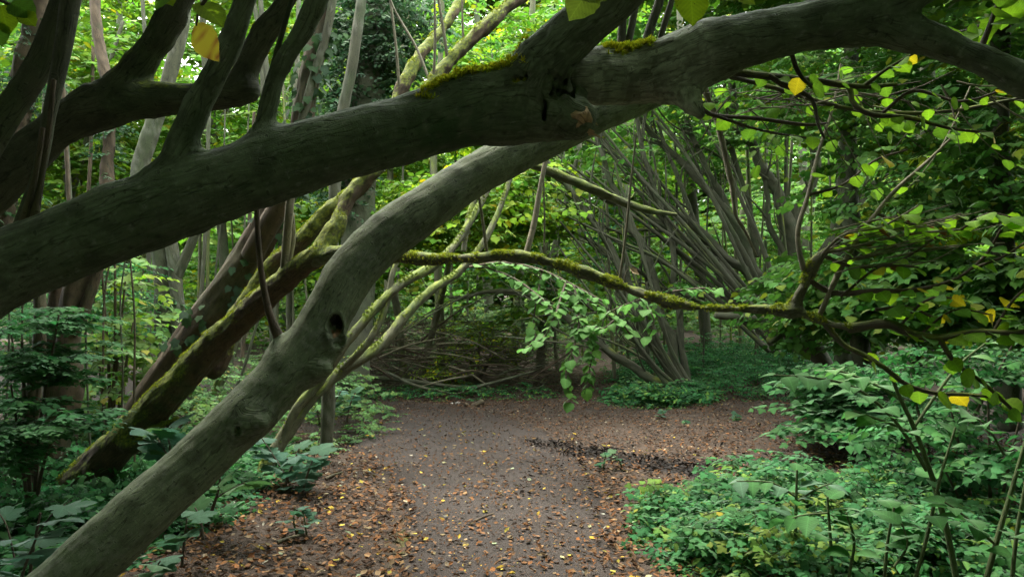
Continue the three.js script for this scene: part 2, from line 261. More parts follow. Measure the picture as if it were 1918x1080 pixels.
G.hazelC = leafBlade(LEAF.hazel[0].map((w, i) => w * (0.9 + 0.05 * Math.sin(i * 2))), { fold: 0.3, droop: 0.05, serr: 0.035, wave: 0.02 });
G.limeB = leafBlade(LEAF.lime[0].map((w) => w * 0.92), { fold: 0.22, droop: 0.4, serr: 0.05 });
G.knotB = leafBlade(LEAF.knot[0].map((w) => w * 0.94), { fold: 0.1, droop: 0.4, stalk: 0.14, vein: 1.3 });
G.syc = leafLobed([[0, 0.08], [0.12, -0.02], [0.3, -0.06], [0.34, 0.06], [0.5, 0.1], [0.42, 0.22], [0.62, 0.42], [0.56, 0.5], [0.6, 0.62], [0.4, 0.6], [0.24, 0.58], [0.32, 0.76], [0.22, 0.8], [0.16, 0.92], [0, 1.05]], { droop: 0.3 });
G.ivy = leafLobed([[0, 0.1], [0.22, 0.0], [0.4, 0.12], [0.34, 0.34], [0.46, 0.52], [0.26, 0.6], [0, 1]], { droop: 0.2, stalk: 0.3 });
G.maple = leafLobed([[0, 0.1], [0.3, 0.0], [0.34, 0.16], [0.54, 0.34], [0.46, 0.5], [0.26, 0.56], [0.24, 0.76], [0, 1]], { droop: 0.35, stalk: 0.3 });
// a leafy twig: leaves set alternately along a thin stalk, lying roughly level; every leaf tinted a little differently
function spray(blade, n, len, size, seed, { fan = 1.0, droop = 0.25, yellow = 0.03 } = {}) {
  const r = rng(seed), list = [], tw = new THREE.BufferGeometry();
  tw.setAttribute('position', new THREE.Float32BufferAttribute([-0.003, 0, 0, 0.003, 0, 0, 0, 0.005, 0, 0, -0.12 * len * droop * 4, len], 3)); tw.setAttribute('color', new THREE.Float32BufferAttribute([0.9, 0.4, 0.9, 0.9, 0.4, 0.9, 0.9, 0.4, 0.9, 0.9, 0.6, 0.9], 3)); tw.setIndex([0, 1, 3, 1, 2, 3, 2, 0, 3]); tw.computeVertexNormals(); tw.setAttribute('uv', new THREE.Float32BufferAttribute(8, 2)); list.push(tw);
  for (let i = 0; i < n; i++) {
    const t = (i + 0.6) / n, side = i === n - 1 ? 0 : i % 2 ? 1 : -1, a = side * fan * (0.7 + 0.5 * r()) + (r() - 0.5) * 0.4;
    const g = blade.clone(), s = size * (0.6 + 0.55 * r()) * (t > 0.8 ? 0.8 : 1), dir = V(Math.sin(a), -droop * (0.3 + r()), Math.cos(a)), up = V((r() - 0.5) * 0.9, 1, (r() - 0.5) * 0.9);
    g.applyMatrix4(pose(V(0, -0.12 * len * droop * 4 * t * t, len * t).addScaledVector(V(Math.sin(a), 0, Math.cos(a)), s * 0.15), dir, up, s));
    const c = g.attributes.color, k = 0.72 + 0.56 * r(), w = r() < yellow ? 3 : 1 + (r() - 0.5) * 0.4; for (let q = 0; q < c.count; q++) c.setXYZ(q, c.getX(q) * k * w, c.getY(q) * k * (w > 2 ? 1.5 : 1), c.getZ(q) * k);
    list.push(g);
  }
  return mergeGeometries(list);
}
const cheap = (k, o = {}) => leafBlade(LEAF[k][0].filter((_, i, a) => i % 2 === 0 || i === a.length - 1), { ...LEAF[k][1], serr: 0, stalk: 0, ...o });
const SPR = {
  hazel: [1, 2, 3].map((s) => spray(cheap('hazel'), 8, 0.42, 0.11, s)),
  lime: [4, 5, 6].map((s) => spray(leafBlade([0.16, 0.4, 0.47, 0.36, 0.15, 0], { fold: 0.1, droop: 0.26, stalk: 0 }), 10, 0.4, 0.1, s)),
  small: [7, 8, 9].map((s) => spray(cheap('ovate'), 13, 0.36, 0.062, s, { fan: 0.9, droop: 0.15 })),
  fern: [10, 11].map((s) => spray(cheap('ovate'), 17, 0.4, 0.06, s, { fan: 1.3, droop: 0.4 })),
  ivy: [12, 13].map((s) => spray(G.ivy, 9, 0.3, 0.075, s, { droop: 0.9, yellow: 0 })),
  maple: [24, 25, 26].map((s) => spray(G.maple, 8, 0.26, 0.072, s, { fan: 1.2, droop: 0.2, yellow: 0 })),
  herb: [14, 15, 16].map((s) => spray(cheap('ovate', { droop: 0.3 }), 9, 0.16, 0.06, s, { fan: 1.9, droop: 0.1, yellow: 0.02 })),
  knot: [17, 18].map((s) => spray(G.knot, 9, 0.6, 0.13, s, { fan: 1.1, droop: 0.25, yellow: 0 })),
};
// leafage in ellipsoids: [centre, rx, ry, rz, count]; clumped, hollow at the core
function leafage(balls, kind, tone, parent, seed, { size = 1, clump = 7, spread = 0.28, tilt = 0.5, core = 0.35, alt = null, altShare = 0.2, dense = 1, name = 'foliage' } = {}) {
  const r = rng(seed), by = SPR[kind].map(() => []), c = V(0, 0, 0), o = V(0, 0, 0);
  for (const [q, rx, ry, rz, n0] of balls) for (const n of [Math.round(n0 * dense)]) for (let i = 0; i < n; i++) {
    if (i % clump === 0) { let l; do { c.set(r() * 2 - 1, r() * 2 - 1, r() * 2 - 1); l = c.length(); } while (l > 1 || l < core); c.set(c.x * rx + q.x, c.y * ry + q.y, c.z * rz + q.z); }
    o.set(c.x + (r() - 0.5) * 2 * spread * Math.min(1.2, rx), c.y + (r() - 0.5) * 1.3 * spread * Math.min(1.2, ry), c.z + (r() - 0.5) * 2 * spread * Math.min(1.2, rz));
    if (o.y < gy(o.x, o.z) + 0.05) continue;
    const a = r() * 6.283, out = V(o.x - q.x, 0, o.z - q.z).multiplyScalar(0.5 / Math.max(rx, rz)), dir = V(Math.cos(a), -0.35 * r() + 0.1, Math.sin(a)).add(out), up = V((r() - 0.5) * tilt * 2, 1, (r() - 0.5) * tilt * 2);
    by[Math.floor(r() * by.length)].push([pose(o.clone(), dir, up, size * (0.75 + 0.55 * r())), vary(alt && r() < altShare ? alt : tone, r, 0.25)]);
  }
  by.forEach((l, i) => l.length && inst(name, SPR[kind][i], leafMat, l, parent));
}
const ell = (x, y, d, rx, ry, rz, n) => [at(x, y, d), rx * d / FOC, ry * d / FOC, rz, n];
// single leaves, each a part, set along a stem
function leavesAlong(parent, pts, n, geos, tones, size, r, { t0 = 0.15, droop = 0.3, level = 0.5, jitter = 0.5, side = 1, face = 0 } = {}) {
  const path = resample(pts, 0.02), m = path.length - 1;
  for (let i = 0; i < n; i++) {
    const k = Math.min(m, Math.round((t0 + (1 - t0) * (i + 0.5) / n) * m)), q = path[k], t = path[Math.min(m, k + 1)].p.clone().sub(path[Math.max(0, k - 1)].p).normalize();
    let s = t.clone().cross(UP); if (s.lengthSq() < 0.05) s.set(Math.cos(i * 2.4), 0, Math.sin(i * 2.4)); s.normalize().multiplyScalar((i % 2 ? 1 : -1) * side);
    const dir = s.addScaledVector(t, 0.5 + 0.4 * r()).add(V((r() - 0.5) * jitter, -droop * (0.4 + r()), (r() - 0.5) * jitter)), up = V((r() - 0.5) * level * 2, 1, (r() - 0.5) * level * 2 + (r() < 0.65 ? face : -face)), z = size * (0.7 + 0.55 * r());
    leafPart(parent, geos[Math.floor(r() * geos.length)], tones[Math.floor(r() * tones.length)], q.p.clone().addScaledVector(dir.clone().normalize(), z * 0.16), dir, up, z);
  }
}
function leafPart(parent, geo, mat, pos, dir, up, s) { const m = obj('leaf', geo, mat, parent); m.applyMatrix4(pose(pos, dir, up, s)); return m; }
const limb = (name, list, parent, color, o = {}) => obj(name, tube(px(list), { color, ...o }), barkMat, parent);
// tufts of moss
const tuftGeo = (() => { const r = rng(5), pos = [], col = [], idx = []; for (let i = 0; i < 14; i++) { const a = r() * 6.28, l = 0.5 + 0.5 * r(), t = 0.25 + r() * 0.9, w = 0.09, b = pos.length / 3, ca = Math.cos(a), sa = Math.sin(a), x = ca * t * l, z = sa * t * l, y = l * (1.1 - 0.6 * t); pos.push(-sa * w, 0, ca * w, sa * w, 0, -ca * w, x * 0.6 + sa * w * 0.7, y * 0.75, z * 0.6 - ca * w * 0.7, x, y, z); const k = 0.75 + 0.5 * r(); for (let q = 0; q < 4; q++) col.push(k, k, k); idx.push(b, b + 1, b + 2, b, b + 2, b + 3); } const g = new THREE.BufferGeometry(); g.setAttribute('position', new THREE.Float32BufferAttribute(pos, 3)); g.setAttribute('color', new THREE.Float32BufferAttribute(col, 3)); g.setIndex(idx); g.computeVertexNormals(); return g; })();
function mossOn(parent, geo, count, size, tone, seed, keep) {           // tufts on the faces of a limb that KEEP(point, normal) lets through
  const r = rng(seed), p = geo.attributes.position, n = geo.attributes.normal, list = [], P = V(0, 0, 0), N = V(0, 0, 0); let tries = 0;
  while (list.length < count && tries++ < count * 60) {
    const i = Math.floor(r() * p.count); P.fromBufferAttribute(p, i); N.fromBufferAttribute(n, i);
    if (r() > keep(P, N)) continue;
    const up = N.clone().lerp(V(0, N.y < 0 ? -0.8 : 0.3, 0), 0.4).add(V((r() - 0.5) * 0.5, 0, (r() - 0.5) * 0.5)).normalize(), side = V(r() - 0.5, r() - 0.5, r() - 0.5).cross(up);
    list.push([pose(P.clone().add(V(r() - 0.5, r() - 0.5, r() - 0.5).multiplyScalar(size * 0.6)).addScaledVector(N, -size * 0.15), side, up, size * (0.6 + 0.8 * r())), vary(tone, r, 0.35)]);
  }
  return inst('moss', tuftGeo, mossMat, list, parent);
}
// ---------------------------------------------------------------- the setting: ground, path
const trail = new THREE.CatmullRomCurve3([V(0.1, 0.85, 3), V(0, 0.62, -1), V(0, 0.66, -4), V(-0.12, 0.86, -6), V(-0.62, 1.15, -7.8), V(-1.9, 1.3, -9.2), V(-4.2, 1.3, -10.2), V(-9, 1.3, -11.6)]);   // y holds half the width
const trailPts = trail.getSpacedPoints(160);
function offTrail(x, z) { let m = 99; for (const q of trailPts) { const d = Math.hypot(x - q.x, z - q.z) - q.y; if (d < m) m = d; } return m; }
function mulchAt(x, z) { const t = clamp(((x - 0.35) * 1.35 + (-z - 7.45) * -1.15) / 3.15), d = Math.hypot(x - 0.35 - 1.35 * t, -z - 7.45 + 1.15 * t); return smooth(0.3, 0.1, d + 0.2 * noise(x * 3, 6, z * 3) + 0.08 * noise(x * 11, 6, z * 11)); }
function gy(x, z) {
  const d = -z;
  return 0.045 * noise(x * 0.35, 1.7, z * 0.35) + 0.35 * smooth(1.8, 5, -x - 0.1 * d) * 0.6 + 0.12 * smooth(1.2, 4, x) + 0.03 * Math.max(0, d - 11) + 0.0008 * Math.max(0, d - 16) ** 2;
}
{
  const axis = (lo, hi, a, b, fine, grow) => { const o = []; for (let x = a; x <= b + 1e-6; x += fine) o.push(x); let s = fine; for (let x = b; x < hi;) { s *= grow; x += s; o.push(x); } s = fine; for (let x = a; x > lo;) { s *= grow; x -= s; o.unshift(x); } return o; };
  const X = axis(-90, 90, -4.5, 5, 0.045, 1.14), Z = axis(-130, 40, -13, -2.2, 0.05, 1.14), pos = [], col = [], uv = [], idx = [];
  for (const z of Z) for (const x of X) {
    const near = z > -16 && z < 2 && x > -8 && x < 8, off = near ? offTrail(x, z) : 1, rough = smooth(-0.1, 0.25, off);
    pos.push(x, gy(x, z) + (near ? rough * (0.02 * noise(x * 5, 3, z * 5) + 0.012 * noise(x * 15, 8, z * 15)) : 0), z); uv.push(x, z);
    const n = fbm(x * 1.3, 4, z * 1.3), f = noise(x * 11, 2, z * 11);
    let c = mix3([0.04, 0.027, 0.018], [0.07, 0.045, 0.028], clamp(0.5 + n * 0.9 + f * 0.4));
    const mx = x + 0.62 + 0.05 * noise(z * 3, 0, 1), mo = Math.exp(-((mx / 0.1) ** 2)) * smooth(-4.0, -4.6, z) * smooth(-5.6, -5.0, z) * smooth(-0.25, 0.25, f + n);
    const mu = mulchAt(x, z);
    c = mix3(c, [0.13, 0.13, 0.015], clamp(mo)); c = mix3(c, [0.018, 0.014, 0.012], clamp(mu * 1.2));
    col.push(...c);
  }
  const w = X.length; for (let j = 0; j < Z.length - 1; j++) for (let i = 0; i < w - 1; i++) { const a = j * w + i; idx.push(a, a + w, a + 1, a + 1, a + w, a + w + 1); }
  const g = new THREE.BufferGeometry(); g.setAttribute('position', new THREE.Float32BufferAttribute(pos, 3)); g.setAttribute('color', new THREE.Float32BufferAttribute(col, 3)); g.setAttribute('uv', new THREE.Float32BufferAttribute(uv, 2)); g.setIndex(idx); g.computeVertexNormals();
  const grain = (size, seed, fn, srgb) => { const r = rng(seed), a = new Uint8Array(size * size * 4); for (let i = 0; i < size * size; i++) { const v = clamp(fn(i % size, Math.floor(i / size), r)) * 255; a.set([v, v, v, 255], i * 4); } const t = new THREE.DataTexture(a, size, size); t.wrapS = t.wrapT = THREE.RepeatWrapping; t.magFilter = THREE.LinearFilter; if (srgb) t.colorSpace = THREE.SRGBColorSpace; t.needsUpdate = true; return t; };
  // crumbs of soil and grit: cells around scattered points, wrapped at the edges of the sheet
  const cells = (size, n, seed) => { const r = rng(seed), c = n, p = []; for (let i = 0; i < c * c; i++) p.push([r(), r(), r()]); return (x, y) => { const u = x / size * c, v = y / size * c, iu = Math.floor(u), iv = Math.floor(v); let m = 9, h = 0; for (let a = -1; a < 2; a++) for (let b = -1; b < 2; b++) { const q = p[((iu + a + c) % c) + c * ((iv + b + c) % c)], d = Math.hypot(iu + a + q[0] - u, iv + b + q[1] - v); if (d < m) { m = d; h = q[2]; } } return [m, h]; }; };
  const cs = cells(512, 70, 3), cp = cells(512, 90, 4);
  const soilBump = grain(512, 1, (x, y, r) => { const [m, h] = cs(x, y); return (1 - m) * (0.4 + 0.6 * h); }), soilMap = grain(512, 2, (x, y, r) => { const [m, h] = cs(x, y); return 0.5 + 0.4 * h + 0.1 * r(); });
  const pathBump = grain(512, 3, (x, y) => { const [m, h] = cp(x, y); return (1 - m * 1.1) * (0.5 + 0.5 * h); }), pathMap = grain(512, 5, (x, y, r) => { const [m, h] = cp(x, y); return 0.3 + 0.62 * h * h + 0.12 * r(); });
  for (const t of [soilBump, soilMap]) t.repeat.set(1.1, 1.1); for (const t of [pathBump, pathMap]) t.repeat.set(1.45, 1.45);
  const ground = obj('ground', g, new THREE.MeshStandardMaterial({ vertexColors: true, map: soilMap, bumpMap: soilBump, bumpScale: 0.012, roughness: 0.95 })); ground.userData.kind = 'structure';
  // the path: a worn strip of dark grit, edges uneven
  const P = [], C = [], U = [], I = [], N = 220, M = 26, tp = trail.getSpacedPoints(N);
  for (let i = 0; i <= N; i++) {
    const q = tp[i], t = tp[Math.min(N, i + 1)].clone().sub(tp[Math.max(0, i - 1)]).setY(0).normalize(), s = V(-t.z, 0, t.x);
    for (let j = 0; j <= M; j++) {
      const e = j / M * 2 - 1, hw = q.y + 0.16 * noise(i * 0.35, j < M / 2 ? 1 : 9, 4) + 0.07 * noise(i * 1.3, j < M / 2 ? 2 : 8, 1), x = q.x + s.x * e * hw, z = q.z + s.z * e * hw;
      P.push(x, gy(x, z) + 0.016 - 0.028 * smooth(0.86, 1, Math.abs(e)) + 0.006 * noise(x * 4, 1, z * 4), z); U.push(x, z);
      const k = 1 + 0.35 * fbm(x * 2.2, 6, z * 2.2) + 0.12 * noise(x * 9, 4, z * 9), soil = smooth(8.2, 9.8, -z + 0.8 * noise(x * 0.9, 2, z * 0.9)); C.push(...mix3([0.07 * k, 0.052 * k, 0.042 * k], [0.054 * k, 0.035 * k, 0.024 * k], clamp(soil + smooth(0.45, 1, Math.abs(e)) * 0.8 + smooth(0, 0.5, noise(x * 1.7, 9, z * 1.7)) * 0.7)));
    }
  }
  for (let i = 0; i < N; i++) for (let j = 0; j < M; j++) { const a = i * (M + 1) + j; I.push(a, a + 1, a + M + 1, a + 1, a + M + 2, a + M + 1); }
  const pg = new THREE.BufferGeometry(); pg.setAttribute('position', new THREE.Float32BufferAttribute(P, 3)); pg.setAttribute('color', new THREE.Float32BufferAttribute(C, 3)); pg.setAttribute('uv', new THREE.Float32BufferAttribute(U, 2)); pg.setIndex(I); pg.computeVertexNormals();
  const path = obj('path', pg, new THREE.MeshStandardMaterial({ vertexColors: true, map: pathMap, bumpMap: pathBump, bumpScale: 0.014, roughness: 0.82, side: THREE.DoubleSide })); path.userData.kind = 'structure';
}
// ---------------------------------------------------------------- the arching tree across the view
{
  const t = thing('arching_tree', 'thick dark trunk arching low across the path, broken end with a moss cushion on top', 'tree');
  const chains = [
    [[-90, 566, 1.85, 73], [0, 510, 1.9, 71], [240, 412, 1.95, 69], [480, 322, 2.0, 66], [700, 258, 2.08, 62], [860, 216, 2.13, 59], [960, 207, 2.15, 66], [1050, 214, 2.15, 52], [1076, 221, 2.14, 41]],
    [[960, 195, 2.15, 48], [1005, 130, 2.12, 52], [1070, 65, 2.1, 50], [1140, 0, 2.08, 46], [1240, -100, 2.05, 42]],
    [[325, 330, 1.96, 40], [336, 285, 1.95, 27], [375, 190, 1.94, 25], [425, 95, 1.92, 24], [452, 20, 1.9, 22], [475, -70, 1.88, 21]],
    [[490, 290, 2.0, 36], [494, 240, 2.0, 18], [522, 130, 1.98, 16], [575, 40, 1.97, 18], [620, -70, 1.95, 19]],
    [[870, 180, 2.11, 40], [975, 150, 2.09, 26]],
    [[1075, 175, 2.2, 26], [1040, 120, 2.18, 22]],
  ].map(px);
  const carve = [[970, 152, 2.06, 17, 10], [985, 143, 2.06, 12, 9], [1046, 176, 2.12, 14, 7], [1036, 184, 2.11, 9, 6], [1020, 212, 2.09, 5, 14], [1058, 122, 2.15, 6, 20], [1070, 150, 2.16, 4, 34]].map(([x, y, d, a, b]) => ({ p: at(x, y, d), r: V(a * d / FOC, b * d / FOC, 0.05) }));
  const kn = at(1035, 165, 2.15), br = barkRelief(0.0032, 44, 0.0015), relief = (x, y, z, i) => { const k = Math.exp(-((x - kn.x) ** 2 / 0.006 + (y - kn.y) ** 2 / 0.01)); return br(x, y, z, i) - k * 0.022 * (Math.abs(noise(x * 22, y * 13 + 4, z * 22)) * 2.2 - 0.45 + 0.6 * noise(x * 48, y * 30, z * 40)); }, g = nets(chains, { cell: 0.0062, blend: 0.045, carve, relief, color: (p, n, ax, ay, az, s, r, ci) => {
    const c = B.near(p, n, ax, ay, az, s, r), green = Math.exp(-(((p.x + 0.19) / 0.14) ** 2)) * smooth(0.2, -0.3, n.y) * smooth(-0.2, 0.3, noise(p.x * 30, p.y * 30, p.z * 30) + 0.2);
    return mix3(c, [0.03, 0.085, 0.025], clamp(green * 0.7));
  } });
  obj('trunk', g, barkMat, t);
  // pale rounded length beyond the knot, colour raised for missing light; then dark bough
  const gb = nets([
    [[1086, 141, 2.22, 46], [1098, 141, 2.22, 52], [1180, 141, 2.27, 52], [1260, 126, 2.23, 61], [1330, 95, 2.18, 58], [1400, 72, 2.14, 49], [1500, 48, 2.1, 44], [1600, 28, 2.06, 44], [1700, -15, 2.02, 40], [1810, -80, 2, 38]],
    [[1560, 42, 2.08, 36], [1640, 52, 2.05, 32], [1720, 70, 2.02, 30], [1800, 97, 2.0, 29], [1918, 150, 1.96, 27], [2080, 235, 1.9, 25]],
    [[1250, 135, 2.23, 38], [1280, 172, 2.19, 20], [1300, 200, 2.16, 14], [1312, 214, 2.15, 8]],
  ].map(px), { cell: 0.0065, blend: 0.05, relief: (x, y, z, i) => br(x, y, z, i) + 0.0025 * noise(x * 75, y * 12, z * 20), color: (p, n, ax, ay, az, s, r) => mix3(B.section(p, n, ax, ay, az, s, r), B.near(p, n, ax, ay, az, s, r), smooth(0.52, 0.64, p.x + 0.1 * noise(p.x * 14, p.y * 14, p.z * 14))) });
  obj('bough', gb, barkMat, t);
  // the torn heartwood at the broken end: a plug with splinters
  const wood = (p, n, ax, ay, az) => { const k = 0.8 + 0.7 * noise(ax * 160, ay * 160, az * 160) + 0.3 * noise(p.x * 60, p.y * 60, p.z * 60); return [0.66 * k, 0.45 * k, 0.25 * k]; }, rw = rng(8), bits = [tube(px([[1072, 222, 2.125, 29], [1092, 226, 2.115, 25], [1105, 229, 2.115, 12]]), { step: 0.006, seg: 20, bump: 0.5, freq: 9, color: wood })];
  for (let i = 0; i < 16; i++) { const a = rw() * 6.28, q = at(1090 + rw() * 9, 227 + 20 * Math.sin(a), 2.13 - 0.025 * Math.cos(a)), l = 0.015 + 0.03 * rw(); bits.push(tube([[q, 0.006], [q.clone().add(V(l * 0.6, -0.2 * l, 0)), 0.004], [q.clone().add(V(l, -0.5 * l * rw(), 0.3 * l * (rw() - 0.5))), 0.0012]], { step: 0.01, seg: 5, color: wood })); }
  obj('broken_wood', mergeGeometries(bits), barkMat, t);
  mossOn(t, mergeGeometries([g, gb]), 2600, 0.017, [0.4, 0.44, 0.02], 3, (P, N) => { const a = smooth(-0.28, -0.2, P.x) * smooth(0.06, 0.0, P.x) * smooth(2.2, 2.0, -P.z + N.y * 0.05), b = smooth(0.27, 0.3, P.x) * smooth(0.44, 0.4, P.x); return smooth(0.45, 0.8, N.y) * Math.max(a, b * 0.9) * smooth(-0.35, 0.1, noise(P.x * 16, P.y * 16, P.z * 16) + 0.15); });  // moss tone raised to stand in for light on the cushions
  limb('shoot', [[478, 270, 1.99, 8], [484, 225, 1.99, 5.5], [512, 120, 1.97, 5], [548, -10, 1.95, 5], [560, -60, 1.94, 5]], t, B.dark, { seg: 8 });
  limb('shoot', [[62, 420, 1.9, 9], [78, 330, 1.9, 5.5], [92, 235, 1.9, 5], [100, 150, 1.9, 5]], t, B.brown, { seg: 8 });
  limb('shoot', [[42, 420, 1.9, 9], [66, 330, 1.88, 5], [80, 240, 1.88, 5]], t, B.brown, { seg: 8 });
  // mossy twigs under the dark limb, with their leaves
  const r = rng(21), tones = [litTone([0.16, 0.33, 0.015]), litTone([0.12, 0.27, 0.02]), litTone([0.18, 0.35, 0.015]), litTone([0.15, 0.31, 0.02]), litTone([0.14, 0.3, 0.02]), litTone(YEL)], geos = [G.hazel, G.hazelB, G.hazelC];
  const tw = [
    [[1300, 120, 2.4, 12], [1360, 132, 2.45, 8], [1430, 142, 2.5, 7], [1520, 150, 2.55, 6], [1610, 162, 2.6, 5], [1680, 158, 2.6, 3]],
    [[1440, 142, 2.5, 6], [1470, 160, 2.5, 5], [1520, 185, 2.5, 4], [1532, 230, 2.48, 3], [1545, 260, 2.46, 2]],
    [[1590, 160, 2.6, 5], [1600, 195, 2.58, 5], [1630, 213, 2.55, 5], [1700, 220, 2.5, 4], [1780, 240, 2.45, 3], [1870, 250, 2.4, 2]],
    [[1480, 95, 2.3, 5], [1498, 140, 2.35, 4], [1530, 170, 2.4, 3]],
    [[1620, 160, 2.6, 4], [1660, 130, 2.55, 3], [1712, 100, 2.5, 2.5]],
    [[1655, 210, 2.52, 3.5], [1710, 170, 2.5, 3], [1800, 190, 2.45, 2.5], [1890, 165, 2.4, 2]],
    [[1310, 198, 2.3, 3.5], [1335, 215, 2.4, 4], [1420, 222, 2.5, 4], [1520, 234, 2.6, 3], [1550, 230, 2.62, 2]],
    [[1335, 215, 2.4, 3], [1430, 245, 2.5, 2.5], [1510, 258, 2.5, 2]],
    [[1835, 95, 2.0, 7], [1850, 60, 2.0, 5], [1868, 10, 2.0, 4], [1890, -30, 2, 3]],
    [[1700, 20, 2.3, 4], [1740, 50, 2.3, 3.5], [1800, 60, 2.3, 3], [1890, 20, 2.3, 2]],
  ];
  tw.forEach((l, i) => { limb('twig', l, t, i < 5 ? B.mossTwig : B.twig, { seg: 8, step: 0.03, bump: 0.3 }); });
  [[0, 9], [2, 9], [3, 2], [4, 5], [5, 9], [7, 2], [8, 11], [9, 14]].forEach(([k, n]) => leavesAlong(t, px(tw[k]), n, geos, tones.slice(0, k > 7 ? 4 : 6), k > 7 ? 0.062 : 0.05, r, { t0: 0.3, droop: 0.6, level: 0.8, face: -0.8 }));
}
{
  const t = thing('twig_tangle', 'web of fine arching twigs with small leaves toned as if lit under the dark bough', 'branch'), r = rng(77), tones = [litTone([0.16, 0.34, 0.015]), litTone([0.13, 0.29, 0.02]), litTone([0.18, 0.36, 0.02]), litTone([0.15, 0.31, 0.03])], geos = [G.hazel, G.hazelB, G.hazelC];
  limb('branch', [[1320, 130, 3.0, 5], [1450, 165, 3.05, 4.5], [1600, 205, 3.1, 4], [1760, 210, 3.1, 3.5], [1930, 180, 3.1, 3]], t, B.mossTwig, { seg: 8, step: 0.04, bump: 0.3 });
  for (let i = 0; i < 44; i++) {
    const x = 1340 + 540 * r(), y = 150 + 60 * r(), d = 2.95 + 0.4 * r(), L = 90 + 200 * r(), a = (r() < 0.7 ? 0.25 : 2.7) + (r() - 0.5) * 1.5, c = (r() - 0.35) * 0.8, w = 0.8 + 1.3 * r(), l = [[x, y, d, w]];
    for (let k = 1; k <= 4; k++) { const b = a + c * k / 4 + (r() - 0.5) * 0.5, q = l[k - 1]; l.push([q[0] + Math.cos(b) * L / 4, q[1] + Math.sin(b) * L / 4 + 4, q[2] - 0.03 * r(), w * (1 - 0.18 * k)]); }
    limb('twig', l, t, r() < 0.45 ? B.paleTwig : B.twig, { seg: 5, step: 0.05 });
    if (i % 2) leavesAlong(t, px(l), 2 + Math.floor(r() * 3), geos, tones, 0.05, r, { t0: 0.4, droop: 0.5, level: 0.8, jitter: 0.9, face: -0.7 });
  }
}
// big leaves hanging in front of the limb, on twigs from above
{
  const t = thing('overhanging_twig', 'twig of large back-lit leaves, one yellow and blotched, hanging above the dark forked limb', 'twig');
  const yellow = new THREE.MeshPhysicalMaterial({ vertexColors: true, roughness: 0.9, transmission: 0.55, thickness: 0, side: THREE.DoubleSide });
  const blotch = (() => { const l = leafBlade([0.08, 0.2, 0.3, 0.36, 0.38, 0.37, 0.34, 0.28, 0.2, 0.1, 0], { fold: 0.06, droop: 0.12, serr: 0.02, vein: 1 }), p = l.attributes.position, c = l.attributes.color; for (let i = 0; i < p.count; i++) { const k = smooth(0.05, 0.25, noise(p.getX(i) * 7 + 3, 1, p.getZ(i) * 6)); const m = mix3([0.5, 0.42, 0.03], [0.28, 0.09, 0.02], k); c.setXYZ(i, ...m); } return l; })();
  limb('twig', [[430, -60, 1.45, 5], [400, -20, 1.45, 4], [372, 20, 1.45, 3], [368, 48, 1.45, 2]], t, B.twig, { seg: 7, step: 0.02 });
  leafPart(t, blotch, yellow, at(367, 46, 1.45), V(0.55, -1, 0.05), V(-0.35, -0.15, 1), 0.084);
  const g1 = leafTone(YG), g2 = leafTone(GR);
  leafPart(t, G.hazel, g1, at(372, 5, 1.45), V(1, -0.75, 0.2), V(0.3, 0.9, 0.75), 0.07);
  leafPart(t, G.hazelB, g2, at(330, -25, 1.45), V(-0.6, -0.5, 0.3), V(0, 0.8, 0.7), 0.06);
  leafPart(t, G.hazelC, g1, at(300, -8, 1.5), V(0.5, -0.4, 0.3), V(0, 0.8, 0.7), 0.05);
}
{
  const t = thing('overhanging_twig', 'twig with broad bright green leaves above the mossy knot of the arching trunk', 'twig');
  limb('twig', [[1180, -60, 1.5, 4], [1260, -30, 1.5, 3.5], [1340, -20, 1.5, 3], [1420, -40, 1.5, 2]], t, B.twig, { seg: 7, step: 0.02 });
  const a = leafTone([0.2, 0.29, 0.03]), b = leafTone(YG);
  for (const [x, y, dx, dy, s, m, g] of [[1110, -22, -0.6, -0.65, 0.075, a, 'hazelB'], [1290, -25, 0.15, -1, 0.08, b, 'hazel'], [1330, -16, 0.8, -0.35, 0.055, a, 'hazelC'], [1375, -14, 0.9, -0.4, 0.05, b, 'hazel'], [1075, -20, 1.4, -0.3, 0.07, a, 'hazel']]) leafPart(t, G[g], m, at(x, y, 1.5), V(dx, dy, 0.15), V(0.1, 0.5, 0.9), s);
}
{
  const t = thing('overhanging_twig', 'twig of dim green leaves in the top corner beside the darkest stems', 'twig');
  limb('twig', [[-60, -30, 1.7, 4], [0, 0, 1.7, 3.5], [40, 20, 1.7, 2.5]], t, B.twig, { seg: 7, step: 0.02 });
  const b = leafTone(YG), c = leafTone(GR);
  for (const [x, y, dx, dy, s, m, g] of [[2, 10, 0.3, -1, 0.07, b, 'hazel'], [20, 5, 0.8, -0.3, 0.06, c, 'hazelB'], [40, 25, 0.8, -0.7, 0.05, b, 'hazelC'], [-10, 40, 0.3, -0.9, 0.06, c, 'hazel']]) leafPart(t, G[g], m, at(x, y, 1.7), V(dx, dy, 0.15), V(0.1, 0.5, 0.9), s);
}
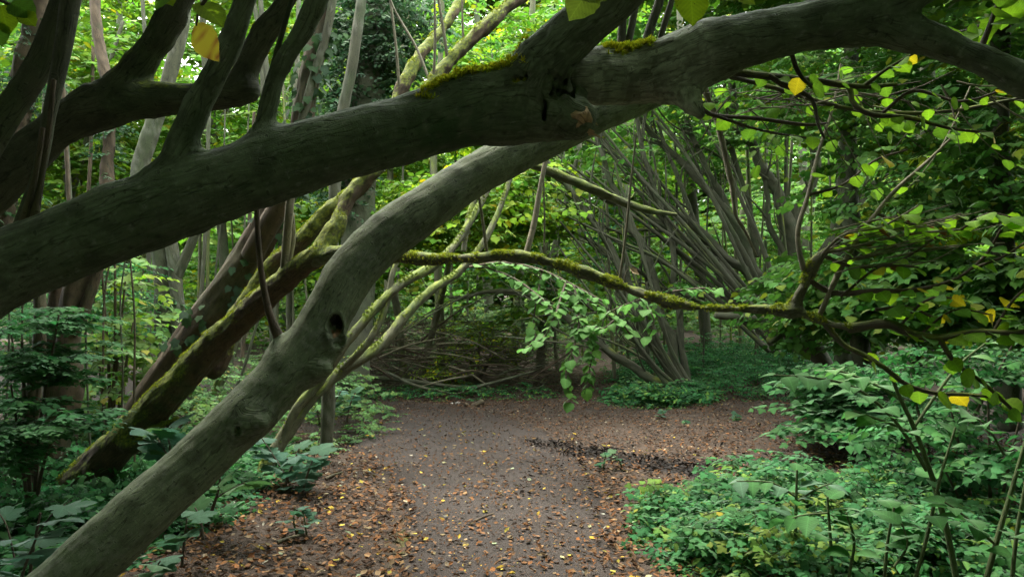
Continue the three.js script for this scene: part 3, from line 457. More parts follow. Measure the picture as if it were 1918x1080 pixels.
// ---------------------------------------------------------------- the pale leaning trunk with the hollow
{
  const t = thing('leaning_tree', 'smooth pale grey trunk leaning across the view with a dark hollow in its side', 'tree');
  const chains = [
    [[-190, 1420, 2.35, 62], [-20, 1230, 2.45, 60], [130, 1085, 2.55, 57], [285, 940, 2.65, 53], [428, 808, 2.75, 50], [530, 705, 2.82, 47], [590, 628, 2.88, 46], [650, 522, 2.95, 45], [718, 448, 3.02, 45], [800, 388, 3.1, 43], [880, 333, 3.18, 40], [955, 293, 3.25, 37], [1080, 235, 3.35, 34], [1170, 196, 3.42, 31], [1300, 130, 3.5, 28], [1450, 40, 3.6, 25]],
    [[600, 655, 2.86, 36], [630, 636, 2.83, 20]], [[585, 690, 2.82, 30], [612, 690, 2.78, 14]], [[520, 660, 2.84, 20], [524, 634, 2.84, 8]],
    [[470, 782, 2.72, 34], [492, 792, 2.66, 9]], [[438, 800, 2.72, 30], [446, 806, 2.665, 13]],
  ].map(px);
  const hole = { p: at(624, 610, 2.79), r: V(11 * 2.8 / FOC, 21 * 2.8 / FOC, 0.1), rough: 0.4 }, carve = [hole, { p: at(634, 626, 2.78), r: V(0.014, 0.024, 0.07), rough: 0.4 }, { p: at(633, 638, 2.78), r: V(0.024, 0.03, 0.06), rough: 0.3 }, { p: at(446, 806, 2.645), r: V(0.011, 0.016, 0.02) }];
  const cr = barkRelief(0.0026, 40, 0.0012), g = nets(chains, { cell: 0.007, blend: 0.05, carve, relief: (x, y, z, i) => { const e = Math.sqrt(((x - hole.p.x) / hole.r.x) ** 2 + ((y - hole.p.y) / hole.r.y) ** 2 + ((z - hole.p.z) / 0.09) ** 2); return cr(x, y, z, i) - 0.009 * Math.exp(-(((e - 1.4) / 0.22) ** 2)) * (0.6 + noise(x * 30, y * 30, z * 30)); }, color: (p, n, ax, ay, az, s, r, ci) => {
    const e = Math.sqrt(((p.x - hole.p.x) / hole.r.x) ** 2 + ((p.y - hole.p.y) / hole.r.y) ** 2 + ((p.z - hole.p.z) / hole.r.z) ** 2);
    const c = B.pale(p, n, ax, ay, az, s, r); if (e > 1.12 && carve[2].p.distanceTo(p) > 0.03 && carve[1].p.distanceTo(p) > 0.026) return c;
    const k = 0.8 + 0.5 * noise(p.x * 90, p.y * 90, p.z * 90); return p.y < hole.p.y - 0.018 ? [0.3 * k, 0.17 * k, 0.085 * k] : [0.025 * k, 0.017 * k, 0.012 * k];  // inside coloured near-black as the shade of the hollow, tan wood below
  } });
  obj('trunk', g, barkMat, t);
  limb('shoot', [[526, 640, 2.84, 11], [506, 592, 2.84, 7], [492, 530, 2.84, 6], [484, 460, 2.83, 5.5], [481, 395, 2.82, 5], [488, 320, 2.8, 5], [500, 240, 2.78, 4.5]], t, B.brown, { seg: 9, step: 0.03 });
}
// ---------------------------------------------------------------- the dark forked limb, top corner
{
  const t = thing('forked_tree', 'dark limb forking in two above the arching trunk, ending in a sawn knuckle', 'tree');
  const chains = [
    [[-260, 620, 2.4, 52.8], [-60, 385, 2.45, 47.5], [60, 275, 2.5, 40.5], [140, 222, 2.52, 37.0], [220, 188, 2.55, 32.6], [300, 188, 2.55, 29.0], [400, 178, 2.55, 27.3], [460, 166, 2.55, 22.0]],
    [[215, 190, 2.55, 35.2], [240, 150, 2.55, 28.2], [272, 105, 2.54, 25.5], [312, 48, 2.52, 22.9], [350, -30, 2.5, 22.9], [380, -90, 2.48, 21.1]],
    [[430, 170, 2.55, 24.6], [458, 135, 2.55, 23.8], [482, 85, 2.53, 22.0], [518, 30, 2.5, 22.0], [570, -60, 2.48, 21.1]],
  ].map(px);
  obj('limb', nets(chains, { cell: 0.009, blend: 0.04, relief: barkRelief(0.006, 36, 0.002), color: B.dark }), barkMat, t);
}
{
  const t = thing('dark_stem', 'black slanting stem in the top corner, thickest of the stems there', 'tree');
  limb('trunk', [[-160, 470, 2.3, 30], [-60, 330, 2.3, 28], [5, 225, 2.3, 26], [72, 122, 2.3, 24], [122, 0, 2.3, 22], [160, -90, 2.3, 22]], t, B.dark, { seg: 20, step: 0.03 });
}
{
  const t = thing('dark_stem', 'slim black stem rising steeply beside the thickest black slanting stem', 'tree');
  limb('trunk', [[5, 520, 2.05, 11], [40, 410, 2.05, 11], [70, 330, 2.05, 11], [93, 210, 2.05, 12], [118, 90, 2.05, 15], [132, 0, 2.05, 17], [148, -90, 2.05, 18]], t, B.dark, { seg: 16, step: 0.03 });
}
// ---------------------------------------------------------------- the mossy tree whose branch reaches over the path
{
  const t = thing('mossy_tree', 'moss-covered leaning tree with a long mossy branch reaching over the path', 'tree');
  const H = [[585, 488, 4.62, 14.5], [640, 470, 4.5, 11.2], [700, 478, 4.4, 9.9], [745, 481, 4.32, 9.9], [800, 484, 4.25, 10.6], [880, 482, 4.12, 10.6], [950, 477, 4.0, 10.2], [1010, 486, 3.9, 9.9], [1080, 505, 3.8, 9.6], [1150, 530, 3.7, 9.2], [1220, 555, 3.6, 8.9], [1280, 572, 3.5, 8.9], [1350, 578, 3.4, 8.6], [1430, 581, 3.3, 8.6], [1490, 584, 3.22, 8.6], [1545, 604, 3.15, 7.3], [1600, 616, 3.08, 6.6]];
  const chains = [
    [[50, 1040, 5.75, 56], [112, 955, 5.65, 42], [205, 850, 5.45, 31.7], [300, 752, 5.25, 30.4], [380, 668, 5.05, 27.7], [460, 590, 4.88, 23.8], [540, 522, 4.72, 21.8], [600, 470, 4.6, 19.1], [632, 420, 4.66, 16.5], [655, 365, 4.75, 15.2], [705, 315, 4.85, 13.2], [750, 262, 5.0, 12.5], [802, 165, 5.2, 12.5], [858, 98, 5.35, 12.5], [935, 28, 5.5, 11.9], [1010, -40, 5.7, 11.2]],
    [[400, 690, 5.2, 19.8], [440, 600, 5.2, 17.2], [500, 510, 5.2, 16.5], [560, 455, 5.2, 15.8], [612, 400, 5.2, 15.2], [690, 330, 5.3, 13.2], [740, 190, 5.5, 11.9], [790, 100, 5.7, 10.6], [840, 40, 5.9, 9.2], [880, -40, 6.1, 8.6]],
    H,
    [[1486, 586, 3.23, 8.6], [1498, 556, 3.22, 7.9], [1514, 520, 3.2, 7.9], [1530, 490, 3.18, 7.3], [1548, 470, 3.16, 4.6]],
    [[535, 540, 4.72, 10.6], [531, 510, 4.68, 5.9]], [[250, 830, 5.3, 19.8], [330, 790, 5.2, 5.3]],
  ].map(px);
  const g = nets(chains, { cell: 0.0095, blend: 0.04, relief: barkRelief(0.006, 26, 0.003), color: (p, n, ax, ay, az, s, r, ci) => (ci === 2 || ci === 3 ? B.mossyPale : B.mossy)(p, n, ax, ay, az, s, r) });
  obj('trunk', g, barkMat, t);
  const r = rng(31), hx = (P) => P.z > -4.35 && P.y > 1.1;
  mossOn(t, g, 9500, 0.0125, [0.28, 0.34, 0.03], 4, (P, N) => (hx(P) ? smooth(-0.15, 0.5, N.y) * 0.95 + 0.12 : smooth(0.35, 0.8, N.y) * 0.6) * smooth(-0.15, 0.12, noise(P.x * 9, P.y * 9, P.z * 9) + (hx(P) ? 0.04 : 0)));
  // twigs at the far end of the branch
  const tw = [
    [[1590, 615, 3.1, 10], [1660, 606, 3.0, 9], [1720, 628, 2.95, 8], [1765, 633, 2.9, 7], [1820, 622, 2.85, 6], [1918, 621, 2.75, 5], [1990, 600, 2.7, 4]],
    [[1512, 522, 3.2, 6], [1560, 548, 3.15, 5], [1640, 545, 3.05, 5], [1720, 542, 3.0, 4], [1790, 522, 2.95, 3.5], [1845, 480, 2.9, 3], [1875, 430, 2.85, 2]],
    [[1545, 606, 3.15, 6], [1580, 645, 3.1, 5], [1625, 668, 3.05, 4.5], [1662, 692, 3.0, 4.5], [1692, 716, 2.98, 4.5], [1745, 735, 2.95, 4], [1830, 740, 2.9, 3], [1900, 752, 2.85, 2]],
    [[1505, 505, 3.2, 5], [1494, 440, 3.22, 4.5], [1514, 365, 3.25, 4], [1532, 290, 3.3, 3.5], [1562, 195, 3.35, 2.5], [1575, 120, 3.4, 2]],
    [[1532, 598, 3.17, 5], [1562, 530, 3.15, 5], [1612, 440, 3.15, 4.5], [1672, 362, 3.15, 4], [1740, 300, 3.15, 3], [1790, 250, 3.15, 2]],
    [[1545, 480, 3.16, 4], [1600, 500, 3.1, 3], [1680, 490, 3.05, 2.5], [1760, 440, 3.0, 2]],
    [[1548, 472, 3.16, 4], [1610, 460, 3.1, 3], [1690, 440, 3.05, 2.5], [1800, 430, 3.0, 2]],
    [[1540, 476, 3.16, 4], [1580, 440, 3.1, 3], [1650, 425, 3.05, 2], [1720, 385, 3.0, 1.6]],
    [[1640, 580, 3.05, 3.5], [1700, 575, 3.0, 3], [1760, 600, 2.95, 2.5]],
    [[1760, 634, 2.9, 5], [1790, 680, 2.88, 4], [1840, 715, 2.85, 3.5], [1900, 770, 2.8, 3]],
    [[1515, 365, 3.25, 3], [1580, 345, 3.2, 2.5], [1640, 300, 3.2, 2], [1700, 280, 3.15, 1.6]],
    [[1640, 400, 3.15, 3], [1720, 420, 3.1, 2.5], [1800, 400, 3.05, 2]],
    [[1830, 500, 2.9, 3], [1880, 480, 2.85, 2.5], [1940, 440, 2.8, 2]],
    [[1690, 605, 2.97, 3], [1740, 560, 2.92, 2.5], [1810, 560, 2.88, 2]],
    [[1575, 555, 3.12, 3], [1650, 500, 3.05, 2.2], [1720, 500, 3, 1.6]],
    [[1550, 470, 3.16, 3], [1620, 420, 3.1, 2], [1700, 400, 3.05, 1.6]], [[1800, 430, 3.0, 2.5], [1850, 400, 2.95, 2], [1910, 410, 2.9, 1.5]], [[1860, 622, 2.82, 3], [1900, 560, 2.8, 2.4], [1950, 520, 2.75, 2]], [[1720, 628, 2.95, 3], [1790, 580, 2.92, 2], [1860, 590, 2.88, 1.5]],
  ];
  tw.forEach((l, i) => limb('twig', l, t, [0, 2, 9].includes(i) ? B.mossTwig : [3, 4, 6, 7].includes(i) ? B.paleTwig : B.twig, { seg: 8, step: 0.03, bump: 0.25 }));
  const LIT = [0.17, 0.35, 0.015], tones = [litTone(LIT), litTone([0.14, 0.31, 0.02]), litTone(LIT), litTone([0.2, 0.36, 0.015]), leafTone([0.12, 0.27, 0.08]), litTone([0.12, 0.28, 0.02]), litTone(LIT), litTone([0.15, 0.31, 0.02]), litTone([0.18, 0.36, 0.015]), litTone([0.13, 0.29, 0.03]), litTone(LIT), litTone(LIT), litTone([0.14, 0.3, 0.02]), litTone(YEL)], dry = [leafTone([0.24, 0.11, 0.04], true)], geos = [G.hazel, G.hazelB, G.hazelC];  // leaf tones raised to stand in for strong backlight
  [[0, 20], [1, 24], [2, 13], [3, 7], [4, 10], [5, 13], [6, 14], [7, 11], [8, 11], [9, 12], [10, 9], [11, 10], [12, 9], [13, 12], [14, 9], [15, 14], [16, 11], [17, 12], [18, 12]].forEach(([k, n]) => leavesAlong(t, px(tw[k]), Math.round(n * 0.8), geos, tones, 0.064, r, { t0: k < 5 ? 0.22 : 0.05, droop: 0.5, level: 0.7, jitter: 0.9, face: -0.75 }));
  for (const k of [5, 6, 7, 11]) leavesAlong(t, px(tw[k]), 3, [G.curl], dry, 0.045, r, { droop: 1.5 });
  for (let i = 0; i < 16; i++) { const y0 = 430 + r() * 90, x0 = 1545 + r() * 120; limb('twig', [[x0, y0, 3.08, 1.6], [x0 + 60 + 60 * r(), y0 - 10 - 20 * r(), 3.05, 1.3], [x0 + 150 + 90 * r(), y0 - 30 + 40 * (r() - 0.6), 3.0, 0.8]], t, B.paleTwig, { seg: 5, step: 0.04 }); }
  // bare shoots standing on the long branch and on the trunk
  for (const l of [[[1160, 530, 3.69, 3], [1172, 440, 3.7, 2.6], [1182, 340, 3.7, 2.2], [1192, 250, 3.7, 1.6]], [[912, 470, 4.07, 3.5], [905, 420, 4.05, 3], [896, 360, 4.0, 2.5]], [[985, 478, 3.95, 6], [1000, 420, 4.0, 6], [1012, 350, 4.05, 5], [1024, 290, 4.1, 4.5]], [[1018, 490, 3.9, 2], [1020, 420, 3.9, 1.8], [1018, 330, 3.9, 1.5]], [[531, 512, 4.68, 7], [536, 460, 4.65, 8], [541, 400, 4.6, 8], [548, 330, 4.6, 7]], [[540, 500, 4.68, 5], [548, 450, 4.68, 5], [546, 400, 4.65, 5]], [[808, 160, 5.2, 3], [780, 90, 5.3, 2.6], [735, 10, 5.4, 2.2], [720, -40, 5.4, 2]], [[750, 200, 5.5, 3], [742, 90, 5.5, 2.6], [728, -20, 5.5, 2]], [[812, 150, 5.2, 3], [815, 70, 5.2, 2.4], [813, -30, 5.2, 2]], [[838, 110, 5.3, 3.4], [828, 40, 5.3, 3], [816, -30, 5.3, 2.6]], [[868, 85, 5.4, 2.6], [866, 30, 5.4, 2], [865, -30, 5.4, 2]]]) limb('shoot', l, t, B.paleTwig, { seg: 8, step: 0.04 });
}
// ---------------------------------------------------------------- the ivied brown trunk beside it
{
  const t = thing('ivied_tree', 'brown leaning trunk with dark ivy climbing it, just behind the mossy tree', 'tree');
  const g = tube(px([[120, 1000, 6.5, 40.3], [215, 860, 6.4, 37.1], [300, 728, 6.35, 36.3], [370, 622, 6.3, 34.7], [430, 538, 6.25, 32.2], [490, 440, 6.2, 29.0], [530, 360, 6.2, 24.2], [556, 280, 6.2, 20.9], [575, 170, 6.2, 20.2], [600, 50, 6.2, 19.4], [625, -80, 6.2, 17.7]]), { step: 0.03, seg: 40, bump: 0.1, color: B.brown });
  obj('trunk', g, barkMat, t);
  limb('stem', [[560, 250, 6.1, 9], [585, 150, 6.1, 8], [612, 60, 6.1, 8], [632, -60, 6.1, 8]], t, B.grey, { seg: 10 });
  limb('limb', [[470, 480, 6.1, 20], [515, 400, 5.95, 20], [560, 330, 5.9, 18], [620, 280, 5.9, 14]], t, B.brown, { seg: 16 });
  const r = rng(41), p = g.attributes.position, n = g.attributes.normal, tone = leafTone(IVY), tone2 = leafTone([0.05, 0.1, 0.06]); let k = 0, tries = 0;
  while (k < 240 && tries++ < 40000) {
    const i = Math.floor(r() * p.count), P = V(p.getX(i), p.getY(i), p.getZ(i)), N = V(n.getX(i), n.getY(i), n.getZ(i)), y = P.y;
    if (N.z < -0.2 || y < 1.1 || noise(P.x * 3.2, P.y * 3.2, 1) + 0.25 * smooth(1.4, 2.4, y) < 0.16) continue;
    leafPart(t, G.ivy, r() < 0.6 ? tone : tone2, P.addScaledVector(N, 0.025 + 0.03 * r()), V((r() - 0.5), -0.9 * r() - 0.2, (r() - 0.5) * 0.4).add(N.clone().multiplyScalar(0.25)), N.clone().add(V(0, 0.7, 0.3)), 0.085 * (0.7 + 0.6 * r())); k++;
  }
}
// ---------------------------------------------------------------- further trunks, each a tree of its own
function simpleTree(name, label, stems, color, o = {}) { const r = rng(label.length * 31); const t = thing(name, label, 'tree', o.group); stems.forEach((l, i) => limb(i ? 'stem' : 'trunk', o.thin ? l.flatMap((q, k) => { const b = [q[0], q[1], q[2], q[3] * o.thin], e = l[k + 1], w = 9; if (!e) return [b]; const m = [(q[0] + e[0]) / 2 + (r() - 0.5) * 2 * w, (q[1] + e[1]) / 2 + (r() - 0.5) * 2 * w, (q[2] + e[2]) / 2, (q[3] + e[3]) / 2 * o.thin * 0.96]; return [b, m]; }) : l, t, color, { seg: o.seg ?? 14, step: o.step ?? 0.06, bump: o.bump ?? 0.1 }));
  for (let i = 0; i < (o.twigs ?? 0); i++) { const l = stems[Math.floor(r() * stems.length)], k = 1 + Math.floor(r() * (l.length - 2)), q = l[k], n = l[k + 1], u = r(), a = Math.atan2(n[1] - q[1], n[0] - q[0]) + (r() < 0.5 ? 1 : -1) * (0.25 + 0.35 * r()), x = lerp(q[0], n[0], u), y = lerp(q[1], n[1], u), d = lerp(q[2], n[2], u), L = 60 + 170 * r() * r(), w = 1 + 1.8 * r(), c = (r() - 0.3) * 0.5; limb('branch', [[x, y, d, w], [x + Math.cos(a) * L * 0.35, y + Math.sin(a) * L * 0.35, d - 0.1, w * 0.85], [x + Math.cos(a + c) * L * 0.7, y + Math.sin(a + c) * L * 0.7, d - 0.2, w * 0.65], [x + Math.cos(a + c * 1.6) * L, y + Math.sin(a + c * 1.6) * L, d - 0.3 * r(), w * 0.35]], t, color, { seg: 6, step: 0.12 }); }
  return t; }
simpleTree('twin_stemmed_tree', 'pale twin-stemmed tree standing straight behind the ivied trunk', [[[345, 800, 8.9, 24], [318, 720, 8.8, 20], [308, 620, 8.8, 18], [305, 520, 8.8, 17], [296, 440, 8.8, 16], [262, 330, 8.8, 16], [285, 240, 8.8, 15], [312, 160, 8.8, 13], [340, 50, 8.8, 13], [352, -60, 8.8, 12]], [[345, 780, 8.9, 16], [336, 640, 8.75, 13], [330, 540, 8.7, 12], [320, 450, 8.7, 11], [310, 380, 8.7, 10]], [[330, 520, 8.7, 10], [352, 470, 8.65, 9], [368, 430, 8.6, 8], [380, 380, 8.6, 8]]], B.grey, { seg: 18 });
simpleTree('brown_tree', 'bulging brown trunk in shade behind the small-leaved shrub', [[[70, 985, 5.8, 30], [88, 890, 5.8, 27], [112, 790, 5.8, 24], [128, 720, 5.8, 28], [124, 640, 5.8, 22], [140, 560, 5.8, 22], [165, 480, 5.8, 22], [210, 360, 5.9, 18]], [[100, 830, 5.9, 12], [92, 700, 5.9, 12], [100, 600, 5.9, 11], [110, 480, 5.9, 10]], [[140, 620, 5.75, 10], [165, 560, 5.75, 10], [185, 500, 5.75, 9]]], B.brown, { seg: 22, step: 0.03, bump: 0.2 });
simpleTree('brown_tree', 'thin brown trunk at the frame edge beside the shaded small-leaved shrub', [[[20, 1000, 5.4, 16], [42, 880, 5.4, 13], [58, 760, 5.4, 12], [75, 620, 5.4, 11], [70, 480, 5.4, 10]], [[60, 960, 5.4, 9], [66, 840, 5.4, 8], [70, 700, 5.4, 7]]], B.brown);
const slim = simpleTree('slim_tree', 'pair of slim mossy stems leaning over the edge of the path', [[[470, 915, 6.35, 14.4], [500, 870, 6.35, 13.8], [545, 795, 6.45, 12.6], [590, 738, 6.55, 12.0], [648, 688, 6.7, 11.4], [712, 648, 6.85, 10.8], [760, 590, 7.0, 9.0], [806, 545, 7.15, 7.8], [856, 512, 7.3, 7.2], [905, 455, 7.45, 6.0], [940, 380, 7.6, 4.8], [960, 320, 7.7, 4.2]], [[520, 850, 6.4, 8.4], [552, 770, 6.4, 8.4], [600, 712, 6.45, 8.4], [650, 640, 6.5, 8.4], [700, 580, 6.6, 8.4], [752, 532, 6.7, 8.4], [808, 500, 6.85, 8.4], [850, 462, 7.0, 7.2], [886, 405, 7.15, 6.6], [920, 340, 7.3, 5.4], [935, 280, 7.4, 4.8]], [[640, 690, 6.6, 6.6], [690, 640, 6.6, 6.6], [722, 575, 6.65, 6.0], [736, 510, 6.7, 4.8], [762, 450, 6.8, 3.6]], [[868, 470, 7.1, 5.4], [880, 400, 7.2, 5.4], [905, 330, 7.3, 4.8], [925, 270, 7.4, 4.2]]], B.mossyPale, { seg: 16, step: 0.04, bump: 0.26 });
mossOn(slim, mergeGeometries(slim.children.map((m) => m.geometry)), 2600, 0.016, [0.17, 0.24, 0.03], 9, (P, N) => smooth(0.0, 0.7, N.y) * smooth(-0.05, 0.2, noise(P.x * 5, P.y * 5, P.z * 5)));
simpleTree('bare_branch', 'lichen-flecked dead branch slanting down between the leaning trunk and the dark hazels', [[[985, 305, 5.2, 8], [1040, 325, 5.2, 8], [1100, 350, 5.2, 8], [1160, 375, 5.2, 8], [1220, 395, 5.2, 6], [1268, 402, 5.2, 3]], [[1150, 370, 5.2, 3], [1180, 372, 5.2, 2], [1190, 360, 5.2, 1]]], B.mossyPale, { seg: 10, step: 0.03, bump: 0.35 });
simpleTree('hanging_stem', 'thin ragged dead stem hanging beside the stub of the arching trunk', [[[1300, 120, 3.6, 5], [1322, 175, 3.6, 6], [1345, 230, 3.6, 5], [1358, 290, 3.6, 5], [1372, 350, 3.6, 5], [1378, 400, 3.6, 4], [1400, 440, 3.6, 3], [1418, 480, 3.6, 2]]], B.paleTwig, { seg: 8, step: 0.02, bump: 0.5 });
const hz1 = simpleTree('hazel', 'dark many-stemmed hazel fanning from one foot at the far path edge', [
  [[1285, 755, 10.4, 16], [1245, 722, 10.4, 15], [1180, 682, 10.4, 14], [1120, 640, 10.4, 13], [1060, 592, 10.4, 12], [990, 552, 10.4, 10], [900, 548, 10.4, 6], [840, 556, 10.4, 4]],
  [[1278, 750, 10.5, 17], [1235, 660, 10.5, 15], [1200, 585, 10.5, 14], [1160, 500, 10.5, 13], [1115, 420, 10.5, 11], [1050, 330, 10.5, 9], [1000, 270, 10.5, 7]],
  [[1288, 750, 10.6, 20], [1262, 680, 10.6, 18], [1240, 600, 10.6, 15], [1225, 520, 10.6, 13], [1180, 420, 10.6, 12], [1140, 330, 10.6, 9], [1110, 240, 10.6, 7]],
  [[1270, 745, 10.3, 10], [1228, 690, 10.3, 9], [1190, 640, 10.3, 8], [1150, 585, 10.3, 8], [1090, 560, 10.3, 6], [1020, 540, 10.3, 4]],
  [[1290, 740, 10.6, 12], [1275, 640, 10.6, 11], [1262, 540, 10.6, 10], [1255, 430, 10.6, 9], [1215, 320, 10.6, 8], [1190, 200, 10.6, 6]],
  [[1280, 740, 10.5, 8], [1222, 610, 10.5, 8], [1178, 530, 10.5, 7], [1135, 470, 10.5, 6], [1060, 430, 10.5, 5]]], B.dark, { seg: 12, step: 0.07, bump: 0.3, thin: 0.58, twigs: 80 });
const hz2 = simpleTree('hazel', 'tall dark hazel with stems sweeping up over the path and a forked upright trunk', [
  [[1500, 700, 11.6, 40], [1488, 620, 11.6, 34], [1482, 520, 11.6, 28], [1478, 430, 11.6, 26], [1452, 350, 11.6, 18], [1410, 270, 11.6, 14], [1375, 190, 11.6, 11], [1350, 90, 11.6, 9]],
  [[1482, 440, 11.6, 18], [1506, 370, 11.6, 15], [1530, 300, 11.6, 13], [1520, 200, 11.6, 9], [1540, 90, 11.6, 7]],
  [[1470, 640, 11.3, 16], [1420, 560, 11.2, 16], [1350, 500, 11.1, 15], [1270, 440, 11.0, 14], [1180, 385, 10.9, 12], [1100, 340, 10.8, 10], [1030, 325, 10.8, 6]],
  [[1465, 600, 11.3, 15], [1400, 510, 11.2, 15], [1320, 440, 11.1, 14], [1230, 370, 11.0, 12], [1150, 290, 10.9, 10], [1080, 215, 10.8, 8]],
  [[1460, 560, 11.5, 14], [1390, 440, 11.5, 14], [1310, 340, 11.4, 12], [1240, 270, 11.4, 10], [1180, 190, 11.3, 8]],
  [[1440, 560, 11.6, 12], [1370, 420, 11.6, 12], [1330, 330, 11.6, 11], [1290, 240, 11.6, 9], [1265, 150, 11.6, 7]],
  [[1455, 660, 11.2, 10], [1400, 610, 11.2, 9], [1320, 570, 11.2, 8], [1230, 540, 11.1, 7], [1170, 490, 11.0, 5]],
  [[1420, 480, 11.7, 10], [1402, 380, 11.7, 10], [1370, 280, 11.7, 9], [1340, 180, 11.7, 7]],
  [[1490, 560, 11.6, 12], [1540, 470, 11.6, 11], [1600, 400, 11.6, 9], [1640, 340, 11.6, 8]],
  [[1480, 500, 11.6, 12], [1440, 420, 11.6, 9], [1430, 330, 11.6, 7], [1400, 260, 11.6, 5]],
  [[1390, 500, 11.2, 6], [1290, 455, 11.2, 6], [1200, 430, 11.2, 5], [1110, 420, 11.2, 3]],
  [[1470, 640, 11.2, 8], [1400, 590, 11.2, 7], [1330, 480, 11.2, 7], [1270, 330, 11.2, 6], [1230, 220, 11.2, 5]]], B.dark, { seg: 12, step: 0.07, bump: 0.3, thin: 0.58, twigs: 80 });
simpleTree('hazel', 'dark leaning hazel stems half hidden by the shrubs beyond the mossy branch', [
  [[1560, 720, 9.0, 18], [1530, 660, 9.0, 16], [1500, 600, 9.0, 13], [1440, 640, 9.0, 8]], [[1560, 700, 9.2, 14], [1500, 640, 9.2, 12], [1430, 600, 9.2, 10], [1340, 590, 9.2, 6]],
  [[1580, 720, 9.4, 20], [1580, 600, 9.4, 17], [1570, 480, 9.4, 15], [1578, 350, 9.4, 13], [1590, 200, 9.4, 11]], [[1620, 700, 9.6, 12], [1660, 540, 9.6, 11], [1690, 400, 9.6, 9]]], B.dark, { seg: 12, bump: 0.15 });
leafage([ell(1090, 300, 10.9, 130, 60, 0.5, 40), ell(1250, 560, 10.0, 90, 40, 0.4, 14)], 'lime', [0.065, 0.18, 0.024], hz1, 171, { tilt: 0.7, spread: 0.5, clump: 5, core: 0, name: 'crown', size: 0.8 });
leafage([ell(1330, 240, 11.6, 150, 70, 0.5, 60), ell(1200, 210, 11.2, 120, 60, 0.5, 40), ell(1480, 560, 10.6, 80, 50, 0.4, 22), ell(1150, 120, 11, 200, 70, 0.9, 190), ell(1450, 90, 11, 180, 70, 0.9, 190)], 'lime', [0.065, 0.18, 0.024], hz2, 172, { tilt: 0.7, spread: 0.5, clump: 5, core: 0, name: 'crown', size: 0.8 });
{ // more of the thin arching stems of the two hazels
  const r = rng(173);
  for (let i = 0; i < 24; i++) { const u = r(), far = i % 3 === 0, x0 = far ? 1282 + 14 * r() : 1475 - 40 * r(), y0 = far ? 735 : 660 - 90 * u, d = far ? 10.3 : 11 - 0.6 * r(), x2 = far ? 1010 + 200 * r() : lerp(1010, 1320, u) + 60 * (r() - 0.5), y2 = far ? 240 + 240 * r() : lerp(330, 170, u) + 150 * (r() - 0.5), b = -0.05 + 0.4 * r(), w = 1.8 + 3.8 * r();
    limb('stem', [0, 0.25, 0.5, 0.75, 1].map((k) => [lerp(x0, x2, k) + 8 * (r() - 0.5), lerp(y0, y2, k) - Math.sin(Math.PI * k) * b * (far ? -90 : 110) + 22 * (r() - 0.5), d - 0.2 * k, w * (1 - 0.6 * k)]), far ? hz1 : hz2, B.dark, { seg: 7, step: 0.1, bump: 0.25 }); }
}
{
  const t = simpleTree('ivied_pole', 'slender trunk furred with ivy between the twin-stemmed tree and the black stems', [[[222, 790, 9.4, 13], [210, 560, 9.4, 12], [198, 380, 9.4, 12], [205, 200, 9.4, 10], [180, 40, 9.4, 9], [176, -60, 9.4, 9]]], B.brown, { bump: 0.25 });
  leafage([ell(202, 400, 9.4, 22, 150, 0.16, 70), ell(198, 200, 9.4, 26, 90, 0.18, 40)], 'ivy', IVY, t, 181, { size: 0.8, core: 0.4, clump: 3, spread: 0.2, name: 'ivy' });
  const u = simpleTree('ivied_pole', 'slanting dark trunk furred with ivy in the top corner', [[[-30, 560, 7.2, 26], [10, 330, 7.2, 24], [45, 150, 7.2, 22], [95, -60, 7.2, 20]]], B.brown, { bump: 0.25 });
  leafage([ell(20, 300, 7.2, 30, 200, 0.2, 80), ell(60, 90, 7.2, 36, 120, 0.2, 70)], 'ivy', IVY, u, 182, { size: 0.8, core: 0.4, clump: 3, spread: 0.2, name: 'ivy' });
}
// ---------------------------------------------------------------- trees and shrubs of the wood behind: trunk, boughs, crown of leafy twigs
function woodTree(name, label, category, { stems, balls, kind = 'hazel', tone = GR, color = B.dark, seed, o = {}, group }) {
  const t = thing(name, label, category, group);
  stems.forEach((l, i) => limb(i ? 'stem' : 'trunk', l, t, color, { seg: 9, step: 0.12, bump: 0.12 }));
  leafage(balls.map((b) => ell(...b)), kind, tone, t, seed, { name: 'crown', dense: 1.8, ...o });
  return t;
}
const BR = [0.085, 0.2, 0.012], LM = [0.065, 0.18, 0.024];
woodTree('wood_tree', 'bright green tree glowing behind the dark forked limb', 'tree', { seed: 101, tone: BR, kind: 'hazel', color: B.grey, stems: [[[150, 760, 11, 10], [140, 500, 11, 9], [120, 250, 11, 8], [95, 60, 11, 6], [90, -60, 11, 5]], [[130, 380, 11, 6], [180, 200, 11, 5], [230, 40, 11, 3]]], balls: [[130, 190, 11, 190, 150, 1.2, 420], [90, 330, 11.5, 190, 110, 1.2, 260]], o: { alt: [0.14, 0.26, 0.012] } });
woodTree('wood_tree', 'light green tree with sky between its leaves, behind the yellow leaf', 'tree', { seed: 102, tone: BR, kind: 'hazel', color: B.dark, stems: [[[430, 780, 13, 10], [420, 500, 13, 9], [400, 250, 13, 8], [380, 60, 13, 6], [385, -80, 13, 5]], [[400, 260, 13, 5], [460, 120, 13, 4], [520, 20, 13, 3]]], balls: [[420, 250, 13, 190, 120, 1.3, 420], [240, 60, 14, 90, 80, 1.2, 110], [520, 60, 14, 120, 110, 1.2, 220]], o: { alt: [0.14, 0.26, 0.012] } });
